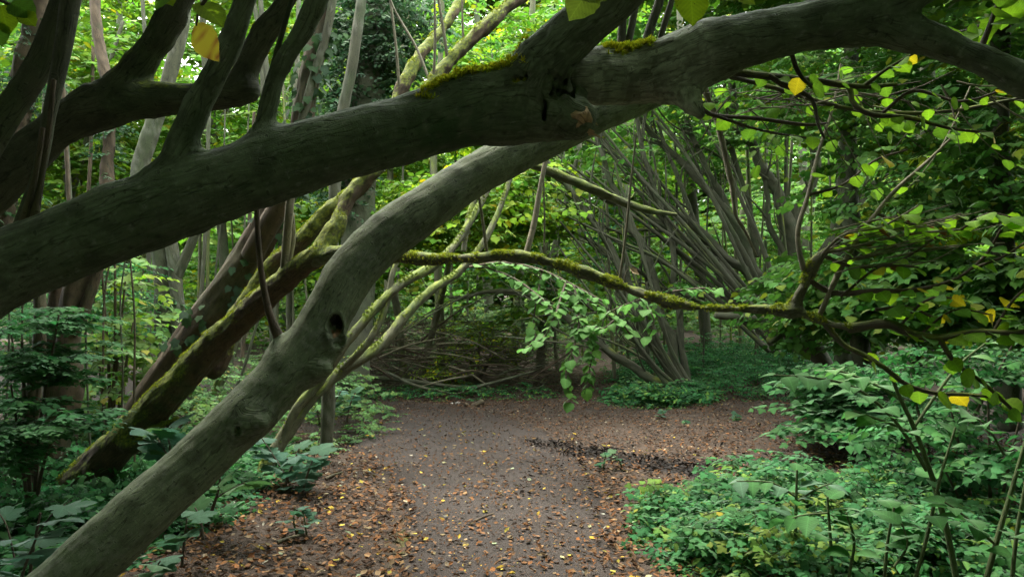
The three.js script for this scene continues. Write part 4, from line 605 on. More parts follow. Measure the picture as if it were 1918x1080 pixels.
woodTree('wood_tree', 'black ivy-hung trunk rising behind the middle of the arching trunk', 'tree', { seed: 103, tone: IVY, kind: 'ivy', color: B.dark, stems: [[[660, 720, 9.5, 32], [668, 500, 9.5, 32], [675, 300, 9.5, 32], [690, 130, 9.5, 34], [705, -60, 9.5, 34]]], balls: [[690, 90, 9.5, 75, 190, 0.5, 420], [740, 60, 9.3, 90, 90, 0.5, 130], [640, 250, 9.4, 50, 150, 0.4, 160]], o: { core: 0.5, clump: 4 } });
woodTree('wood_tree', 'sunlit green tree seen between the thin poles above the arching trunk', 'tree', { seed: 104, tone: BR, kind: 'hazel', color: B.mossyPale, stems: [[[830, 760, 12, 9], [820, 500, 12, 8], [812, 300, 12, 7], [825, 100, 12, 5], [830, -60, 12, 4]]], balls: [[800, 190, 13.6, 190, 120, 1.3, 420], [930, 100, 13.6, 140, 120, 1.2, 260], [720, 290, 13.4, 150, 70, 1.0, 160]], o: { alt: [0.18, 0.32, 0.012], dense: 1.3 } });
woodTree('wood_tree', 'bright green hazel bush filling the gap under the leaning pale trunk', 'tree', { seed: 105, tone: BR, kind: 'hazel', color: B.mossyPale, stems: [[[760, 740, 11.5, 8], [740, 560, 11.5, 7], [700, 420, 11.5, 5], [690, 330, 11.5, 3]], [[780, 735, 11.5, 7], [830, 540, 11.5, 6], [860, 400, 11.5, 4], [880, 320, 11.5, 3]]], balls: [[830, 400, 10.4, 190, 80, 0.8, 300], [690, 430, 10.2, 140, 90, 0.8, 240], [950, 380, 10.8, 140, 90, 0.8, 220], [600, 360, 10.6, 90, 70, 0.7, 120]], o: { alt: [0.2, 0.35, 0.015], altShare: 0.4, tilt: 0.9, dense: 1.3 } });
woodTree('wood_tree', 'green hazel with leaves arching behind the long mossy branch', 'tree', { seed: 106, tone: BR, kind: 'hazel', color: B.dark, stems: [[[1010, 715, 13, 9], [1020, 560, 13, 8], [1050, 420, 13, 6], [1080, 300, 13, 4]]], balls: [[1080, 430, 13, 170, 110, 1.3, 380], [1000, 540, 12, 150, 60, 1, 200], [1200, 400, 14, 150, 130, 1.3, 320]], o: { dense: 0.8,  alt: TEAL } });
woodTree('wood_tree', 'cool green tree with layered leaves behind the stub of the arching trunk', 'tree', { seed: 107, tone: LM, kind: 'lime', color: B.dark, stems: [[[1330, 700, 14, 11], [1310, 500, 14, 10], [1290, 300, 14, 8], [1270, 100, 14, 6]]], balls: [[1230, 260, 13.5, 190, 90, 1.3, 420], [1400, 200, 13.5, 160, 110, 1.3, 420], [1130, 160, 14.5, 150, 100, 1.2, 260]], o: { dense: 0.7,  alt: BR, altShare: 0.3 } });
woodTree('wood_tree', 'pale green thicket deep between the dark hazels and the forked upright trunk', 'tree', { seed: 108, tone: LM, kind: 'lime', color: B.mossyPale, stems: [[[1390, 690, 17, 8], [1380, 500, 17, 7], [1400, 340, 17, 5]], [[1340, 690, 17, 6], [1300, 480, 17, 5], [1290, 380, 17, 4]]], balls: [[1350, 480, 17, 200, 110, 1.5, 420], [1180, 540, 17, 170, 90, 1.4, 280], [1520, 430, 17, 130, 150, 1.4, 320], [1350, 610, 15.5, 170, 50, 1.2, 160]], o: { dense: 0.8,  alt: BR } });
woodTree('wood_tree', 'shaded tree with hanging dark leaves under the bough that runs to the frame edge', 'tree', { seed: 109, tone: LM, kind: 'lime', color: B.dark, stems: [[[1620, 740, 7.6, 18], [1600, 500, 7.6, 16], [1590, 250, 7.6, 14], [1600, -40, 7.6, 12]]], balls: [[1600, 190, 7.4, 190, 110, 1.0, 420], [1480, 150, 8, 130, 90, 0.9, 220], [1750, 160, 7, 170, 130, 1.0, 380]], o: { alt: BR, altShare: 0.35, tilt: 1.1, size: 0.72, dense: 0.7, spread: 0.5 } });
woodTree('wood_tree', 'dark leafy tree at the frame edge above the yellow-green hazel leaves', 'tree', { seed: 110, tone: LM, kind: 'lime', o: { tilt: 1.1, alt: YG, altShare: 0.1, size: 0.75, dense: 0.65, spread: 0.5 }, color: B.dark, stems: [[[1890, 800, 6.2, 22], [1880, 500, 6.2, 20], [1870, 250, 6.2, 18], [1880, -60, 6.2, 16]]], balls: [[1820, 340, 6.2, 150, 120, 0.8, 420], [1900, 130, 6.0, 140, 160, 0.9, 380], [1690, 330, 7, 130, 100, 0.9, 280]] });
woodTree('wood_tree', 'small tree with drooping leaves in deep shade beyond the mossy branch fork', 'tree', { seed: 111, tone: LM, kind: 'lime', color: B.dark, stems: [[[1720, 780, 7.4, 12], [1720, 600, 7.4, 11], [1710, 450, 7.4, 9]]], balls: [[1700, 540, 7.4, 150, 100, 0.9, 220], [1560, 560, 8.4, 120, 90, 0.9, 180], [1850, 560, 6.4, 120, 100, 0.8, 220]], o: { tilt: 0.9 } });
// the line of trees that closes the view
[[-60, 250, 15, 'far tree with rounded bright crown at the edge beyond the black stems'], [230, 260, 17, 'far tree standing between the twin-stemmed tree and the black stems'], [520, 330, 17, 'far tree whose leaves show above the ivied trunk'], [640, 420, 15, 'far tree showing under the arching trunk beside the mossy tree'], [900, 230, 18, 'far tree behind the moss cushion of the arching trunk'], [1080, 300, 20, 'far tree behind the broken end of the arching trunk'], [1280, 350, 21, 'far tree behind the fanning hazel stems'], [1500, 300, 20, 'far tree behind the forked upright hazel'], [1720, 330, 14, 'far tree behind the shaded shrubs under the dark bough'], [1950, 350, 12, 'far tree closing the dark frame edge']].forEach(([x, y, d, label], i) => {
  woodTree('far_tree', label, 'tree', { seed: 130 + i, kind: i % 2 ? 'hazel' : 'lime', tone: i % 2 ? BR : LM, color: B.dark, stems: [[[x + 20, 700, d, 9], [x + 10, 450, d, 9], [x, 200, d, 7], [x - 10, -60, d, 5]]], balls: [[x, y, d, 170, 190, 1.6, x > 600 ? 230 : 420], [x + 30, y - 190, d + 1, 150, 130, 1.6, x < 500 ? 90 : 220], [x, 560, d, 170, 110, 1.6, x > 600 ? 120 : 240]], o: { size: 1.35, alt: YG, altShare: 0.12, dense: 1 } });
});
{ // the wood beyond reads as one mass of leaves
  const r = rng(160), balls = []; for (let i = 0; i < 46; i++) { const x = -500 + i * 65, d = 22 + 8 * r(); balls.push(ell(x, 560 - 60 * r(), d, 130, 130, 2.5, 300), ell(x + 20, 390 - 60 * r(), d + 2, 130, 130, 2.5, 320)); if (!(x > 270 && x < 400)) balls.push(ell(x + 30, 220 - 60 * r(), d + 4, 120, 150, 3, 300), ell(x, 20 - 60 * r(), d + 7, 120, 150, 3, 330), ell(x, -120, d + 8, 120, 120, 3, 200)); }
  const w = new THREE.Group(); w.name = 'far_wood'; scene.add(w); tag(w, 'far mass of green leaves closing the view between the trunks', 'woodland'); w.userData.kind = 'stuff';
  leafage(balls, 'hazel', BR, w, 161, { size: 2.6, clump: 5 });
}
// ---------------------------------------------------------------- undergrowth along the path and under the trees
function herbs(name, label, category, kind, tone, seed, n, place, o = {}) {        // place(r) -> [x, z, height]; ground cover nobody could count
  const r = rng(seed), kinds = [].concat(kind), pool = kinds.flatMap((k, i) => SPR[k].map((g) => [g, o.sizes?.[i] ?? (k === 'lime' ? 0.6 : 1)])), by = pool.map(() => []);
  for (let i = 0; i < n; i++) { const q = place(r); if (!q) continue; const [x, z, h] = q, a = r() * 6.283, y = gy(x, z) + h, w = Math.floor(by.length * clamp(0.5 + 0.75 * noise(x * 2.3, 5, z * 2.3) + 0.5 * (r() - 0.5), 0, 0.999)); by[w].push([pose(V(x, y, z), V(Math.cos(a), 0.25 - 0.5 * r(), Math.sin(a)), V((r() - 0.5) * 0.9, 1, (r() - 0.5) * 0.9 + 0.15), (o.size ?? 1) * pool[w][1] * (0.6 + 0.6 * r())), vary(o.alt && r() < (o.share ?? 0.1) * (noise(x * 3, 7, z * 3) > 0.12 ? 5 : 0.5) ? o.alt : tone, r, 0.3)]); }
  const t = thing(name, label, category); t.userData.kind = 'stuff';
  by.forEach((l, i) => l.length && inst('foliage', pool[i][0], leafMat, l, t)); return t;
}
const GP = (x, y, d) => { const p = at(x, y, d); return [p.x, p.z]; };
const patch = (cx, cz, rx, rz, hMax, edge = 0.3) => (r) => { const x = cx + (r() * 2 - 1) * rx, z = cz + (r() * 2 - 1) * rz, e = ((x - cx) / rx) ** 2 + ((z - cz) / rz) ** 2 + edge * noise(x * 2.5, 3, z * 2.5); return e > 1 ? null : [x, z, hMax * (0.15 + 0.85 * r() * (0.6 + 0.6 * noise(x * 2, 9, z * 2))) * smooth(1.05, 0.5, e)]; };
herbs('ground_cover', 'dense teal-green low herbs in a rounded patch beside the near path edge', 'ground cover', ['herb', 'maple', 'lime'], [0.036, 0.15, 0.04], 201, 3600, patch(2.0, -4.6, 1.15, 1.2, 0.46, 0.5), { alt: [0.12, 0.22, 0.03], share: 0.08, sizes: [1, 0.85, 0.42] });
herbs('ground_cover', 'dark low herbs under the broad-leaved shrub, in shade', 'ground cover', ['herb', 'lime'], [0.036, 0.15, 0.04], 202, 1700, patch(3.3, -4.0, 1.5, 1.9, 0.5));
herbs('ground_cover', 'ferny pale green herbs around the foot of the far hazels', 'ground cover', 'fern', [0.036, 0.15, 0.04], 203, 2600, patch(3.9, -12.0, 2.3, 2.2, 0.7));
herbs('ground_cover', 'low green leaves round the foot of the fanning hazel', 'ground cover', 'herb', [0.036, 0.15, 0.04], 204, 900, patch(2.1, -10.3, 0.8, 0.7, 0.35), { size: 1.3 });
herbs('ground_cover', 'bright green herbs between the mossy tree and the mossy stems', 'ground cover', 'lime', [0.09, 0.19, 0.05], 205, 1500, patch(-2.9, -8.4, 1.5, 1.7, 1.0), { size: 0.85 });
herbs('ground_cover', 'low ivy and herbs along the bank beside the path, under the leaning trunk', 'ground cover', ['herb', 'maple', 'ivy'], [0.036, 0.15, 0.04], 206, 1500, patch(-2.75, -5.7, 0.8, 2.0, 0.25, 0.6), { size: 1.0 });
herbs('ground_cover', 'dark herbs at the foot of the leaning trunks in the shade', 'ground cover', 'ivy', [0.036, 0.15, 0.04], 207, 2400, patch(-3.6, -5.6, 1.5, 2.2, 0.4));
herbs('ground_cover', 'broken line of small herbs under the brush pile', 'ground cover', 'herb', [0.036, 0.15, 0.04], 208, 420, patch(-1.3, -10.9, 2.2, 0.5, 0.25));
herbs('ground_cover', 'leafy low growth deep in the wood behind the brush pile', 'ground cover', 'lime', [0.07, 0.155, 0.04], 209, 2600, (r) => { const x = -9 + 20 * r(), z = -13 - 8 * r(); return [x, z, 1.6 * r() * r()]; }, { size: 1.2 });
// ---------------------------------------------------------------- shrubs
function shrub(label, seed, { foot, reach, kind, tone, balls, color = B.twig, o = {} }) {
  const t = thing('shrub', label, 'shrub'), r = rng(seed);
  reach.forEach((q) => limb('stem', [[foot[0] + 10 * (r() - 0.5), foot[1], foot[2], foot[3] ?? 4], [lerp(foot[0], q[0], 0.4) + 14 * (r() - 0.5), lerp(foot[1], q[1], 0.5), lerp(foot[2], q[2], 0.5), 3.2], [q[0], q[1], q[2], 1.6]], t, color, { seg: 6, step: 0.08 }));
  leafage(balls.map((b) => ell(...b)), kind, tone, t, seed + 1, { ...o }); return t;
}
shrub('shrub of small blue-green leaves in tiers, in front of the brown trunks', 221, { foot: [60, 1010, 4.9], reach: [[40, 640, 4.9], [110, 590, 4.8], [20, 720, 4.7], [120, 760, 4.7], [90, 690, 4.8]], kind: 'maple', tone: [0.04, 0.15, 0.038], balls: [[60, 600, 4.9, 110, 40, 0.5, 90], [40, 690, 4.8, 110, 40, 0.5, 110], [90, 770, 4.7, 100, 40, 0.45, 90], [20, 830, 4.6, 70, 50, 0.4, 70], [100, 660, 4.9, 90, 20, 0.4, 50]], o: { tilt: 0.25, spread: 0.14, core: 0, dense: 1.7, size: 0.68 } });
shrub('shrub of thin upright wands with round lit leaves beside the brown trunks', 223, { foot: [205, 900, 6.9], reach: [[190, 500, 6.9], [215, 440, 6.9], [235, 520, 6.9], [180, 640, 6.8], [250, 600, 7]], kind: 'lime', tone: [0.1, 0.2, 0.04], balls: [[215, 610, 6.9, 65, 130, 0.5, 95], [200, 760, 6.8, 60, 90, 0.5, 60]], color: B.brown, o: { size: 0.85, alt: [0.14, 0.26, 0.012], altShare: 0.3, clump: 3 } });
shrub('dense shaded shrub in the dark hollow behind the small-leaved shrub', 225, { foot: [40, 930, 7.5], reach: [[20, 600, 7.5], [90, 560, 7.5], [-20, 700, 7.5]], kind: 'small', tone: [0.04, 0.15, 0.038], balls: [[40, 620, 7.6, 140, 110, 0.9, 330], [40, 800, 7.2, 130, 100, 0.8, 260], [200, 560, 8.4, 90, 90, 0.7, 160]], o: { core: 0.1, size: 1.1 } });
shrub('yellow-green bush behind the brush pile at the far end of the path', 227, { foot: [890, 720, 12.2], reach: [[860, 640, 12.2], [900, 620, 12.2], [940, 640, 12.2], [830, 690, 12]], kind: 'small', tone: [0.2, 0.33, 0.012], balls: [[900, 640, 12, 75, 45, 0.6, 190], [840, 690, 11.8, 45, 30, 0.4, 60]], o: { tilt: 0.4 } });
shrub('pale green low bush behind the brush pile, under the mossy stems', 229, { foot: [790, 720, 12.8], reach: [[760, 650, 12.8], [810, 640, 12.8]], kind: 'small', tone: [0.085, 0.17, 0.055], balls: [[790, 660, 12.8, 90, 40, 0.7, 190], [960, 600, 13, 110, 50, 0.8, 220], [720, 600, 12.6, 90, 50, 0.7, 160]] });
shrub('blue-green shrub with lobed leaves beside the far soil, below the mossy branch fork', 231, { foot: [1590, 850, 6.9], reach: [[1540, 740, 6.8], [1600, 700, 6.9], [1660, 720, 6.8], [1580, 790, 6.7]], kind: 'maple', tone: [0.04, 0.15, 0.038], balls: [[1560, 740, 6.9, 90, 55, 0.5, 110], [1640, 760, 6.6, 90, 60, 0.5, 110], [1570, 800, 6.6, 90, 35, 0.4, 80]], o: { size: 1.25, tilt: 0.4, dense: 1.3 } });
shrub('dark broad-leaved shrub filling the frame edge beneath the hazel leaves', 233, { foot: [1850, 1100, 4.6], reach: [[1780, 760, 4.6], [1850, 720, 4.5], [1920, 740, 4.4], [1760, 860, 4.5]], kind: 'knot', tone: [0.04, 0.15, 0.038], balls: [[1780, 760, 4.7, 150, 70, 0.6, 90], [1880, 800, 4.4, 100, 80, 0.5, 45], [1730, 880, 4.9, 120, 60, 0.6, 40]], o: { size: 0.5, tilt: 0.7, core: 0.1, dense: 0.85 } });
shrub('lit green shrub with long leaves behind the arching sprays of broad leaves', 235, { foot: [1760, 960, 4.9], reach: [[1700, 700, 5.0], [1820, 660, 4.9], [1900, 640, 4.8]], kind: 'knot', tone: [0.04, 0.15, 0.038], balls: [[1760, 690, 5.0, 160, 55, 0.6, 80], [1880, 650, 4.8, 110, 60, 0.5, 60]], o: { size: 0.46, tilt: 0.8, dense: 0.9, core: 0.1 } });
// ---------------------------------------------------------------- plants with leaves one can pick out
function plant(name, label, category, stems, geos, tones, n, size, seed, o = {}) {
  const t = thing(name, label, category), r = rng(seed);
  stems.forEach((l, i) => { limb('stem', l, t, o.color ?? B.green, { seg: 7, step: 0.03 }); const k = Array.isArray(n) ? n[i] : n; if (k) leavesAlong(t, px(l), k, geos, tones, size, r, o); });
  return t;
}
const kA = leafTone([0.05, 0.17, 0.045]), kB = leafTone([0.042, 0.155, 0.034]), kC = leafTone([0.07, 0.2, 0.04]), kD = leafTone([0.046, 0.16, 0.04]);
plant('knotweed', 'tall shoot with arching sprays of paired broad leaves in front of the far soil', 'plant', [
  [[1800, 1130, 3.4, 6], [1772, 985, 3.4, 5.5], [1745, 890, 3.4, 5], [1712, 800, 3.4, 4.5], [1685, 742, 3.4, 4], [1668, 700, 3.4, 3]],
  [[1735, 880, 3.4, 3.5], [1700, 820, 3.3, 3.5], [1660, 770, 3.25, 3], [1600, 725, 3.2, 2.6], [1530, 708, 3.15, 2.2], [1450, 702, 3.1, 1.5]],
  [[1712, 800, 3.4, 3], [1760, 730, 3.4, 3], [1800, 680, 3.4, 2.5], [1850, 640, 3.4, 2]],
  [[1690, 750, 3.4, 3], [1640, 720, 3.5, 2.6], [1560, 690, 3.5, 2]],
  [[1720, 815, 3.4, 3], [1660, 790, 3.45, 2.6], [1600, 770, 3.5, 2]]], [G.knot, G.knotB], [kA, kC, kA], [4, 18, 8, 9, 8], 0.1, 301, { t0: 0.25, droop: 0.25, level: 0.35 });
plant('knotweed', 'short sprig with a crown of smooth pale leaves above the teal herb patch', 'plant', [
  [[1490, 1010, 3.9, 3.5], [1491, 950, 3.9, 3], [1493, 880, 3.9, 2]], [[1491, 930, 3.9, 2], [1450, 905, 3.9, 1.8], [1380, 900, 3.85, 1.2]], [[1492, 940, 3.9, 2], [1530, 915, 3.9, 1.6], [1555, 905, 3.9, 1]]], [G.knot, G.knotB], [kA, leafTone([0.075, 0.17, 0.1])], [7, 7, 4], 0.1, 302, { t0: 0.2, droop: 0.15, level: 0.3, jitter: 0.4 });
plant('knotweed', 'low plant with wide heart-shaped leaves, just past the herb patch', 'plant', [
  [[1560, 1080, 3.7, 3.5], [1555, 1000, 3.7, 3], [1550, 930, 3.7, 2]], [[1590, 1080, 3.6, 3], [1600, 1010, 3.6, 2.5], [1585, 960, 3.6, 2]], [[1550, 960, 3.7, 2], [1500, 965, 3.7, 1.5], [1470, 975, 3.7, 1]]], [G.knot, G.knotB], [kB, kA], [6, 5, 4], 0.12, 303, { t0: 0.3, droop: 0.25, level: 0.4 });
plant('knotweed', 'low plant with four long-tipped leaves at the dark edge of the herbs', 'plant', [
  [[1655, 1110, 3.4, 3.5], [1662, 1020, 3.4, 3], [1675, 950, 3.4, 2]], [[1675, 1060, 3.3, 2.5], [1700, 1020, 3.3, 2], [1690, 980, 3.3, 1.5]]], [G.knot, G.knotB], [kB, kA], [7, 4], 0.12, 304, { t0: 0.35, droop: 0.25, level: 0.4 });
plant('knotweed', 'shaded shoots with dim rounded leaves in the bottom corner', 'plant', [
  [[1700, 1130, 3.3, 4], [1735, 1010, 3.3, 3.5], [1760, 900, 3.3, 3], [1790, 800, 3.3, 2]], [[1830, 1150, 3.0, 5], [1865, 1020, 3.0, 5], [1900, 900, 3.0, 4], [1935, 780, 3.0, 3]], [[1890, 1150, 2.9, 4], [1905, 1000, 2.9, 3.5], [1930, 860, 2.9, 3]], [[1865, 1020, 3, 3], [1800, 960, 3.0, 2], [1770, 940, 3.0, 1.5]], [[1880, 850, 3.2, 2.5], [1850, 800, 3.2, 2], [1810, 770, 3.2, 1.5]]], [G.knot, G.knotB], [kB, kD, kD], [9, 9, 5, 6, 6], 0.1, 305, { t0: 0.3, droop: 0.3, level: 0.5 });
const sA = leafTone([0.06, 0.16, 0.11]), sB = leafTone([0.055, 0.145, 0.085]), sC = leafTone([0.08, 0.2, 0.06]);
plant('sycamore_seedling', 'sycamore seedling with big blue-green lobed leaves in the dark bottom corner', 'plant', [
  [[45, 1180, 2.9, 4], [60, 1040, 2.9, 3], [75, 960, 2.9, 2]], [[20, 1180, 2.7, 4], [40, 1080, 2.7, 3], [70, 1000, 2.7, 2]], [[70, 1000, 2.9, 2], [100, 960, 2.85, 1.5], [135, 935, 2.8, 1]], [[30, 1060, 3.0, 2], [10, 980, 3.0, 1.5], [-10, 950, 3, 1]]], [G.syc], [sA, sB], [5, 6, 2, 3], 0.135, 311, { t0: 0.35, droop: 0.35, level: 0.35, color: B.twig });
plant('sycamore_seedling', 'cluster of blue-green lobed leaves on the bank at the path edge', 'plant', [
  [[520, 960, 5.9, 3], [540, 890, 5.9, 2.5], [560, 840, 5.9, 1.5]], [[560, 950, 5.7, 3], [575, 890, 5.7, 2], [590, 850, 5.7, 1]], [[540, 900, 5.9, 2], [510, 850, 5.9, 1.5], [490, 820, 5.9, 1]]], [G.syc], [sA, sB], [9, 9, 7], 0.17, 312, { t0: 0.25, droop: 0.35, level: 0.4, color: B.twig });
plant('sycamore_seedling', 'sycamore seedling with two bright green leaves under the leaning trunk', 'plant', [[[395, 960, 4.6, 3.5], [408, 920, 4.6, 2.5], [412, 895, 4.6, 2]], [[408, 930, 4.6, 2], [440, 912, 4.55, 1.5], [455, 905, 4.5, 1]]], [G.syc], [sC], [4, 3], 0.14, 313, { t0: 0.4, droop: 0.2, level: 0.6, color: B.twig });
plant('sycamore_seedling', 'lobed teal leaves between the two leaning trunks', 'plant', [[[315, 890, 4.9, 3], [318, 840, 4.9, 2], [310, 800, 4.9, 1.5]], [[330, 880, 4.9, 2], [300, 830, 4.9, 1.5], [285, 805, 4.9, 1]], [[330, 880, 4.9, 2], [350, 850, 4.9, 1.5], [355, 830, 4.9, 1]]], [G.syc], [sA, sA, sC], [6, 5, 4], 0.16, 314, { t0: 0.35, droop: 0.25, level: 0.4, color: B.twig });
plant('sycamore_seedling', 'low lobed leaves poking out beneath the leaning trunk near the leaf litter', 'plant', [[[340, 1060, 4.0, 3], [345, 1010, 4.0, 2], [350, 970, 4.0, 1.5]], [[380, 1010, 4.2, 3], [375, 970, 4.2, 2], [365, 950, 4.2, 1.5]], [[260, 1120, 3.6, 3], [280, 1080, 3.6, 2], [300, 1050, 3.6, 1.5]]], [G.syc, G.maple], [sB, leafTone([0.05, 0.14, 0.05])], [6, 5, 6], 0.12, 315, { t0: 0.3, droop: 0.3, level: 0.4, color: B.twig });
plant('sycamore_seedling', 'pale lobed leaves at the foot of the slim mossy stems', 'plant', [[[610, 800, 7.6, 2], [620, 765, 7.6, 1.5], [640, 730, 7.6, 1]], [[600, 800, 7.6, 2], [595, 770, 7.6, 1.5], [600, 740, 7.6, 1]], [[650, 790, 7.8, 2], [655, 760, 7.8, 1.5], [665, 735, 7.8, 1]]], [G.maple, G.syc], [leafTone([0.08, 0.19, 0.1]), sA], [10, 9, 9], 0.14, 316, { t0: 0.2, droop: 0.3, level: 0.4, color: B.twig });
plant('sycamore_seedling', 'small sprout with lobed leaves on the leaf litter beside the path', 'plant', [[[575, 1010, 4.75, 2], [572, 985, 4.75, 1.5], [568, 960, 4.75, 1]], [[555, 1000, 4.75, 2], [550, 975, 4.75, 1.5], [552, 950, 4.75, 1]]], [G.maple], [sB, leafTone([0.05, 0.14, 0.09])], [7, 6], 0.09, 317, { t0: 0.2, droop: 0.3, level: 0.5 });
plant('sapling', 'few seedling leaves on the black mulch streak beside the path', 'plant', [[[1130, 880, 6.45, 2], [1132, 862, 6.45, 1.5], [1135, 850, 6.45, 1]], [[1165, 875, 6.5, 2], [1160, 862, 6.5, 1.5], [1150, 852, 6.5, 1]]], [G.maple, G.ovate], [sB, leafTone([0.09, 0.19, 0.09])], [6, 6], 0.08, 318, { t0: 0.2, droop: 0.2, level: 0.5 });
plant('sapling', 'two small leafy sprouts on the brown soil in front of the fanning hazel', 'plant', [[[1245, 790, 8.9, 1.5], [1244, 778, 8.9, 1.2], [1240, 768, 8.9, 1]], [[1275, 810, 8.5, 1.5], [1278, 800, 8.5, 1.2], [1285, 788, 8.5, 1]], [[1370, 800, 8.5, 1.5], [1375, 785, 8.5, 1.2], [1380, 775, 8.5, 1]]], [G.maple], [sB, leafTone([0.07, 0.18, 0.07])], [6, 6, 6], 0.11, 319, { t0: 0.2, droop: 0.2, level: 0.5 });
// the pale leafy spray that hangs over the far end of the path
{
  const l1 = leafTone([0.1, 0.25, 0.06]), l2 = leafTone([0.12, 0.28, 0.05]), l3 = leafTone([0.085, 0.21, 0.05]);
  plant('hazel_spray', 'drooping spray of pale green hazel leaves hanging over the far end of the path', 'branch', [
    [[880, 500, 6.6, 3], [940, 492, 6.5, 3], [1010, 505, 6.4, 3], [1075, 535, 6.3, 2.5], [1130, 565, 6.2, 2]],
    [[900, 498, 6.6, 3], [960, 520, 6.4, 2.5], [1010, 555, 6.2, 2], [1035, 580, 6.1, 1.5]],
    [[1060, 530, 6.3, 3], [1040, 590, 6.1, 2.5], [1020, 630, 6.0, 2], [985, 652, 5.9, 1.5]],
    [[1075, 535, 6.3, 3], [1085, 600, 6.1, 2.5], [1075, 650, 6.0, 2], [1060, 700, 5.9, 1.8], [1070, 752, 5.85, 1]],
    [[1080, 590, 6.1, 2], [1110, 640, 6.0, 2], [1105, 690, 5.95, 1.5], [1100, 725, 5.9, 1]],
    [[1100, 560, 6.2, 2], [1160, 600, 6.1, 2], [1180, 625, 6.0, 1.5]],
    [[1015, 510, 6.4, 2], [1000, 600, 6.2, 1.5], [1005, 640, 6.1, 1]]], [G.hazelB, G.hazel, G.maple], [l1, l2, l3, l1], [42, 34, 38, 56, 38, 24, 20], 0.078, 321, { t0: 0.05, droop: 0.12, level: 0.45, jitter: 1.8, face: 0.25, color: B.twig });
  plant('hazel_spray', 'smaller spray of pale leaves hanging from behind the long mossy branch', 'branch', [
    [[1170, 530, 6.0, 2], [1200, 560, 5.9, 2], [1225, 600, 5.8, 1.5], [1215, 632, 5.8, 1]], [[1260, 545, 6, 2], [1320, 540, 5.9, 2], [1352, 545, 5.9, 1]], [[1150, 600, 6, 2], [1130, 615, 6, 1.5], [1100, 610, 6, 1]], [[1200, 560, 5.9, 1.5], [1160, 575, 5.9, 1.2], [1130, 590, 5.9, 1]]], [G.hazelB, G.limeB], [l1, l3], [11, 9, 7, 7], 0.09, 322, { t0: 0.1, droop: 0.1, level: 0.5, jitter: 1.6, color: B.twig });
}
{ // dead leaf hanging on a thread-thin shoot
  const t = thing('dead_leaf', 'single pale dead leaf hanging point-down above the long mossy branch', 'leaf'); limb('stalk', [[1168, 530, 3.6, 1.2], [1175, 505, 3.6, 1], [1182, 502, 3.6, 1]], t, B.paleTwig, { seg: 6, step: 0.02 });
  leafPart(t, G.curl, leafTone([0.42, 0.33, 0.22], true), at(1180, 502, 3.6), V(0.6, -0.7, 0.1), V(0.2, 0.3, 1), 0.055);
}
